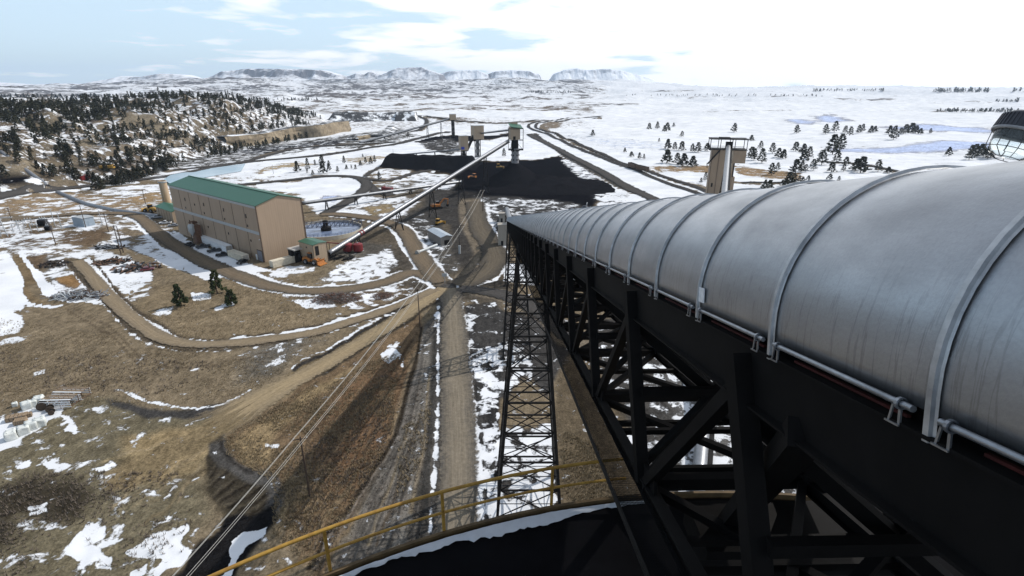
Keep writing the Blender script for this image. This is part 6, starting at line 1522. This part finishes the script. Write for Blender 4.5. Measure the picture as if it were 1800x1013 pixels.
for px, py, top, sp, lb in ((382, 516, 474, 4.6, 'tall full pine on the dry grass in front of the plant, biggest of three'), (319, 539, 499, 3.9, 'left one of three pines on the dry grass, beside a snow patch'), (407, 536, 509, 3.7, 'smallest roundish pine on the dry grass, right of the tall one')):
    b = P(px, py); h = rise(b, top); t = thing('pine_tree', lb, 'tree', b); m = trunk_mb(h, .22)
    for k in range(26): z = h * rg.uniform(.2, .85); a = rg.uniform(0, 6.28); L = sp * .5 * (1.05 - z / h); m.tube((0, 0, z), (math.cos(a) * L, math.sin(a) * L, z + .15 * L), .05, 5, .02)
    m.build('trunk', M_BARK, t); pine_mesh(h, sp * .56, 2600, .34, rg, slim=.72).build('crown', M_NEEDN, t)
# shared meshes for the far pines
VAR = []
for k in range(6):
    h = 1.0 * (8 + k); cr = pine_mesh(h, 2.7 + .3 * (k % 3), 300, .70, rg, slim=.6); 
    nf = len(cr.f); trunk_mb(h, .2, cr, n=5); me = bpy.data.meshes.new('pine_tree'); me.from_pydata(cr.v, [], cr.f); me.materials.append(M_NEED); me.materials.append(M_BARK)
    me.polygons.foreach_set('material_index', [0] * nf + [1] * (len(cr.f) - nf)); VAR.append((me, h))
def far_pine(pos, h, label, group):
    me, hh_ = rg.choice(VAR); o = bpy.data.objects.new('pine_tree', me); COL.objects.link(o); s = h / hh_; o.location = pos; o.scale = (s * rg.uniform(.85, 1.15),) * 2 + (s,); o.rotation_euler = (0, 0, rg.uniform(0, 6.28)); tag(o, label, 'tree', group); return o
LBR = 'small dark pine on the snowy plain at right'
plain = [(1042, 239, 9), (1141, 228, 10), (1155, 227, 11), (1172, 231, 13), (1168, 232, 10), (1198, 241, 9), (1290, 233, 14), (1184, 223, 6), (1098, 268, 7), (1110, 276, 8), (1124, 280, 10), (1132, 280, 8), (1158, 250, 6), (1174, 262, 15), (1186, 264, 12), (1172, 287, 20), (1190, 289, 17), (1200, 292, 19), (1218, 293, 16), (1198, 265, 14), (1217, 268, 13), (1227, 268, 15), (1243, 266, 12), (1321, 248, 9), (1320, 277, 16), (1325, 282, 18), (1339, 287, 22), (1336, 262, 12), (1358, 270, 16), (1368, 277, 14), (1376, 279, 14), (1356, 308, 18), (1367, 300, 12), (1400, 235, 13), (1398, 266, 14), (1411, 269, 14), (1398, 304, 20), (1408, 302, 16), (1415, 303, 12), (1421, 279, 18), (1412, 285, 18), (1429, 300, 17), (1444, 290, 22), (1451, 236, 15), (1466, 233, 17), (1463, 272, 30), (1475, 265, 25), (1470, 286, 18), (1461, 303, 15), (1482, 302, 12), (1487, 290, 12), (1485, 234, 11), (1493, 239, 14), (1508, 235, 13), (1515, 232, 12), (1530, 234, 11), (1538, 232, 9), (1512, 304, 24), (1503, 300, 18), (1543, 302, 18), (1562, 236, 13), (1570, 246, 21), (1583, 236, 10), (1591, 235, 14), (1601, 234, 15), (1609, 235, 12), (1618, 236, 9), (1635, 235, 8), (1560, 305, 10), (1667, 274, 13), (1703, 281, 22), (1713, 276, 19), (1724, 273, 17), (1741, 277, 30), (1735, 280, 20), (1239, 318, 13), (1232, 322, 8), (1345, 330, 12), (1352, 333, 14), (1395, 319, 12), (1388, 321, 16), (1404, 320, 10), (1458, 316, 9), (1474, 319, 8), (1375, 328, 10), (1340, 335, 9), (1410, 322, 9), (1380, 331, 14), (1420, 318, 8)]
for px, py, hp in plain:
    b = P(px, py); o = far_pine(b, max(2.5, rise(b, py - hp * 1.2)), LBR, 'pines on the snow plain'); o.scale = (o.scale[0] * 1.4, o.scale[1] * 1.4, o.scale[2])
mid = [(523, 303, 18), (541, 300, 20), (566, 289, 16), (554, 292, 10), (568, 305, 20), (579, 300, 12), (594, 303, 10), (605, 288, 13), (609, 298, 8), (618, 297, 7), (625, 298, 8), (634, 292, 9), (643, 287, 10), (652, 289, 12), (659, 286, 12), (667, 317, 14), (638, 277, 6), (578, 291, 8), (886, 276, 14), (540, 305, 8), (550, 308, 8)]
for px, py, hp in mid:
    b = P(px, py); far_pine(b, max(2.5, rise(b, py - hp * 1.1)), 'pine of the loose grove on the snow between plant and coal yard', 'pines of the grove by the coal yard')
rs = np.random.RandomState(5); cand = []
while len(cand) < 1900:
    ph = rs.uniform(-46, -17.5); ft = float(np.interp(ph, PHI_K, FOOT_K)); dd_ = ft + rs.uniform(0 if ph > -38 else 45, 430)
    x, y = math.sin(R(ph)) * dd_, math.cos(R(ph)) * dd_; dens = .36 * float(fbm(x / 34, y / 34, 77, 3)) + .12 * float(sstep(180, 300, dd_ - ft)) - .08 - .9 * max(0, (ph + 21) / 4)
    if rs.uniform(-.35, .75) < dens: cand.append((dd_, x, y))
cand.sort()
for k, (dd_, x, y) in enumerate(cand[:180]):
    far_pine(Vector((x, y, H(x, y) - .2)), rs.uniform(4.5, 9.5), 'dark pine on the lower snowy slopes of the rocky ridge at left', 'pines on the rocky ridge')
mb = MB(); rg2 = random.Random(8)
for dd_, x, y in cand[180:]:
    pine_mesh(rg2.uniform(5, 10), rg2.uniform(1.6, 2.4), 56, .95, rg2, mb, Vector((x, y, H(x, y) - .2)))
o = mb.build('pine_wood', M_NEED); o['kind'] = 'stuff'; o['label'] = 'far pines covering the upper slopes and crest of the rocky ridge'
mb = MB()
for (x0, x1, y0, hp, n) in ((1428, 1500, 159, 3.0, 46), (1640, 1740, 161, 4.5, 70), (1500, 1555, 159, 3, 24), (1645, 1790, 196, 4, 80), (1780, 1830, 160, 4, 20), (1100, 1450, 168, 2.5, 60), (930, 1010, 162, 3, 40), (0, 240, 171, 4, 150), (420, 560, 176, 4, 60), (1750, 1800, 178, 3, 24)):
    for k in range(n):
        px = rg2.uniform(x0, x1); py = y0 + rg2.uniform(-.4, 2.2); b = P(px, py); h = max(3, (hp * rg2.uniform(.5, 1.3)) / FOC * b.length); pine_mesh(h, h * .3, 24, h * .2, rg2, mb, b)
o = mb.build('distant_pines', M_NEED); o['kind'] = 'stuff'; o['label'] = 'thin lines of tiny pines along the far skyline and benches'
# dry bushes and tufts near the silo
M_TUFT = pm('dry straw tufts', (.25, .195, .12), .9, 0, .4, 5); M_SAGE = pm('grey brown brush', (.13, .105, .085), .9, 0, .4, 4)
def scatter(name, label, regions, mat, seed):
    rg3 = random.Random(seed); mb = MB()
    for poly_, n, s in regions:
        q = [P(*p) for p in poly_]; xs = [p.x for p in q]; ys = [p.y for p in q]; c = 0; tries = 0
        while c < n and tries < n * 12:
            tries += 1; x, y = rg3.uniform(min(xs), max(xs)), rg3.uniform(min(ys), max(ys)); ins = False
            for a, b_ in zip(q, q[1:] + q[:1]):
                if (a.y > y) != (b_.y > y) and x < (b_.x - a.x) * (y - a.y) / (b_.y - a.y) + a.x: ins = not ins
            if not ins or float(fbm(x / 7, y / 7, seed, 3)) < rg3.uniform(-.6, .3): continue
            c += 1; z = H(x, y)
            for k in range(5):
                a = rg3.uniform(0, 6.28); h = s * rg3.uniform(.5, 1.2); d = Vector((math.cos(a), math.sin(a), 0)); p = Vector((x, y, z)) + d * rg3.uniform(0, s * .4); e = Vector((-d.y, d.x, 0)) * s * .10
                mb.add([p - e, p + e, p + d * h * .5 + Vector((0, 0, h))], [(0, 1, 2)])
    o = mb.build(name, mat); o['kind'] = 'stuff'; o['label'] = label
scatter('dry_grass', 'dry straw coloured grass tufts over the fields and banks', [([(480, 850), (560, 690), (640, 640), (700, 620), (690, 775), (600, 930), (560, 1013), (480, 940)], 5200, .42), ([(392, 770), (560, 670), (560, 740), (480, 850), (400, 800)], 2200, .42), ([(990, 760), (1050, 780), (1080, 870), (985, 900)], 1500, .42), ([(0, 560), (330, 615), (560, 590), (440, 700), (0, 720)], 3600, .40), ([(230, 560), (420, 490), (600, 530), (560, 575), (330, 600)], 1600, .42), ([(700, 760), (760, 700), (752, 790), (700, 880)], 260, .6)], M_TUFT, 21)
scatter('sagebrush', 'low grey brown brush dotted over the near ground', [([(0, 830), (330, 830), (340, 960), (250, 1013), (0, 1013)], 900, .55), ([(480, 850), (690, 640), (690, 775), (600, 930), (560, 1013)], 1500, .5), ([(0, 620), (400, 640), (300, 690), (0, 720)], 500, .6), ([(560, 890), (690, 720), (760, 560), (735, 1013), (560, 1013)], 600, .45)], M_SAGE, 22)

# ================================================================ LIGHT, SKY, HAZE
SUN_AZ, SUN_EL = R(61), R(42)
sd = bpy.data.lights.new('sun', 'SUN'); sd.energy = 4.8; sd.angle = R(.5); sd.color = (1.0, .955, .89)
so = bpy.data.objects.new('sun', sd); COL.objects.link(so)
dv = Vector((math.sin(SUN_AZ) * math.cos(SUN_EL), math.cos(SUN_AZ) * math.cos(SUN_EL), math.sin(SUN_EL))); so.rotation_euler = dv.to_track_quat('Z', 'Y').to_euler(); so.location = (300, 200, 400)
w = bpy.data.worlds.new('World'); scn.world = w; w.use_nodes = True; nt = w.node_tree; bg = nt.nodes['Background']
sky = N(nt, 'ShaderNodeTexSky', sky_type='NISHITA'); sky.sun_disc = False; sky.sun_elevation = SUN_EL; sky.sun_rotation = SUN_AZ; sky.air_density = 1.0; sky.dust_density = 1.2; sky.altitude = 1200
tc = N(nt, 'ShaderNodeTexCoord'); sx = N(nt, 'ShaderNodeSeparateXYZ'); nt.links.new(tc.outputs['Generated'], sx.inputs[0])
den = math_n(nt, 'ADD', math_n(nt, 'MAXIMUM', sx.outputs['Z'], 0.0), .10)
cb = N(nt, 'ShaderNodeCombineXYZ'); nt.links.new(math_n(nt, 'DIVIDE', sx.outputs['X'], den), cb.inputs[0]); nt.links.new(math_n(nt, 'DIVIDE', sx.outputs['Y'], den), cb.inputs[1])
n1 = noise(nt, cb.outputs[0], .95, 9, .55, .3)
dt = N(nt, 'ShaderNodeVectorMath', operation='DOT_PRODUCT'); nt.links.new(tc.outputs['Generated'], dt.inputs[0]); dt.inputs[1].default_value = dv
cl = math_n(nt, 'ADD', n1, math_n(nt, 'MULTIPLY', math_n(nt, 'SUBTRACT', dt.outputs['Value'], .35), .42))
cm = ramp(nt, cl, [(.40, 0), (.51, 1)])
skyc = mixc(nt, 1.0, sky.outputs[0], (0, 0, 0)); nt.nodes.remove(skyc.node)
lowk = ramp(nt, sx.outputs['Z'], [(.16, 1), (.50, .25)])      # cloud and veil lie low; unseen sky overhead set bluer to deepen contrast
thin = mixc(nt, math_n(nt, 'MULTIPLY', lowk, .66), sky.outputs[0], (9.6, 12.2, 14.4))                      # thin high overcast veil in front of the blue
glow = math_n(nt, 'MULTIPLY', ramp(nt, dt.outputs['Value'], [(.3, 0), (.95, 1)]), 1.0)
cloudc = mixc(nt, glow, (13.2, 13.5, 13.9), (18, 18, 18))
nt.links.new(mixc(nt, math_n(nt, 'MULTIPLY', cm, lowk), thin, cloudc), bg.inputs['Color']); bg.inputs['Strength'].default_value = .112
scn.view_settings.view_transform = 'Standard'; scn.view_settings.look = 'None'; scn.view_settings.exposure = -0.27; scn.view_settings.gamma = 1.0
HAZE = True
if HAZE:
    hm = bpy.data.materials.new('pale winter air'); hm.use_nodes = True; nt = hm.node_tree; nt.nodes.remove(nt.nodes['Principled BSDF'])
    pv = N(nt, 'ShaderNodeVolumePrincipled'); pv.inputs['Color'].default_value = (.66, .80, 1.0, 1); pv.inputs['Density'].default_value = .00006; pv.inputs['Anisotropy'].default_value = .3
    nt.links.new(pv.outputs[0], nt.nodes['Material Output'].inputs['Volume'])
    m = MB(); m.box((0, 0, 185), (22000, 22000, 450)); hz = m.build('haze', hm, None, kind='stuff')
scn.cycles.max_bounces = 6; scn.cycles.volume_bounces = 0; scn.cycles.transparent_max_bounces = 12; scn.cycles.use_denoising = True
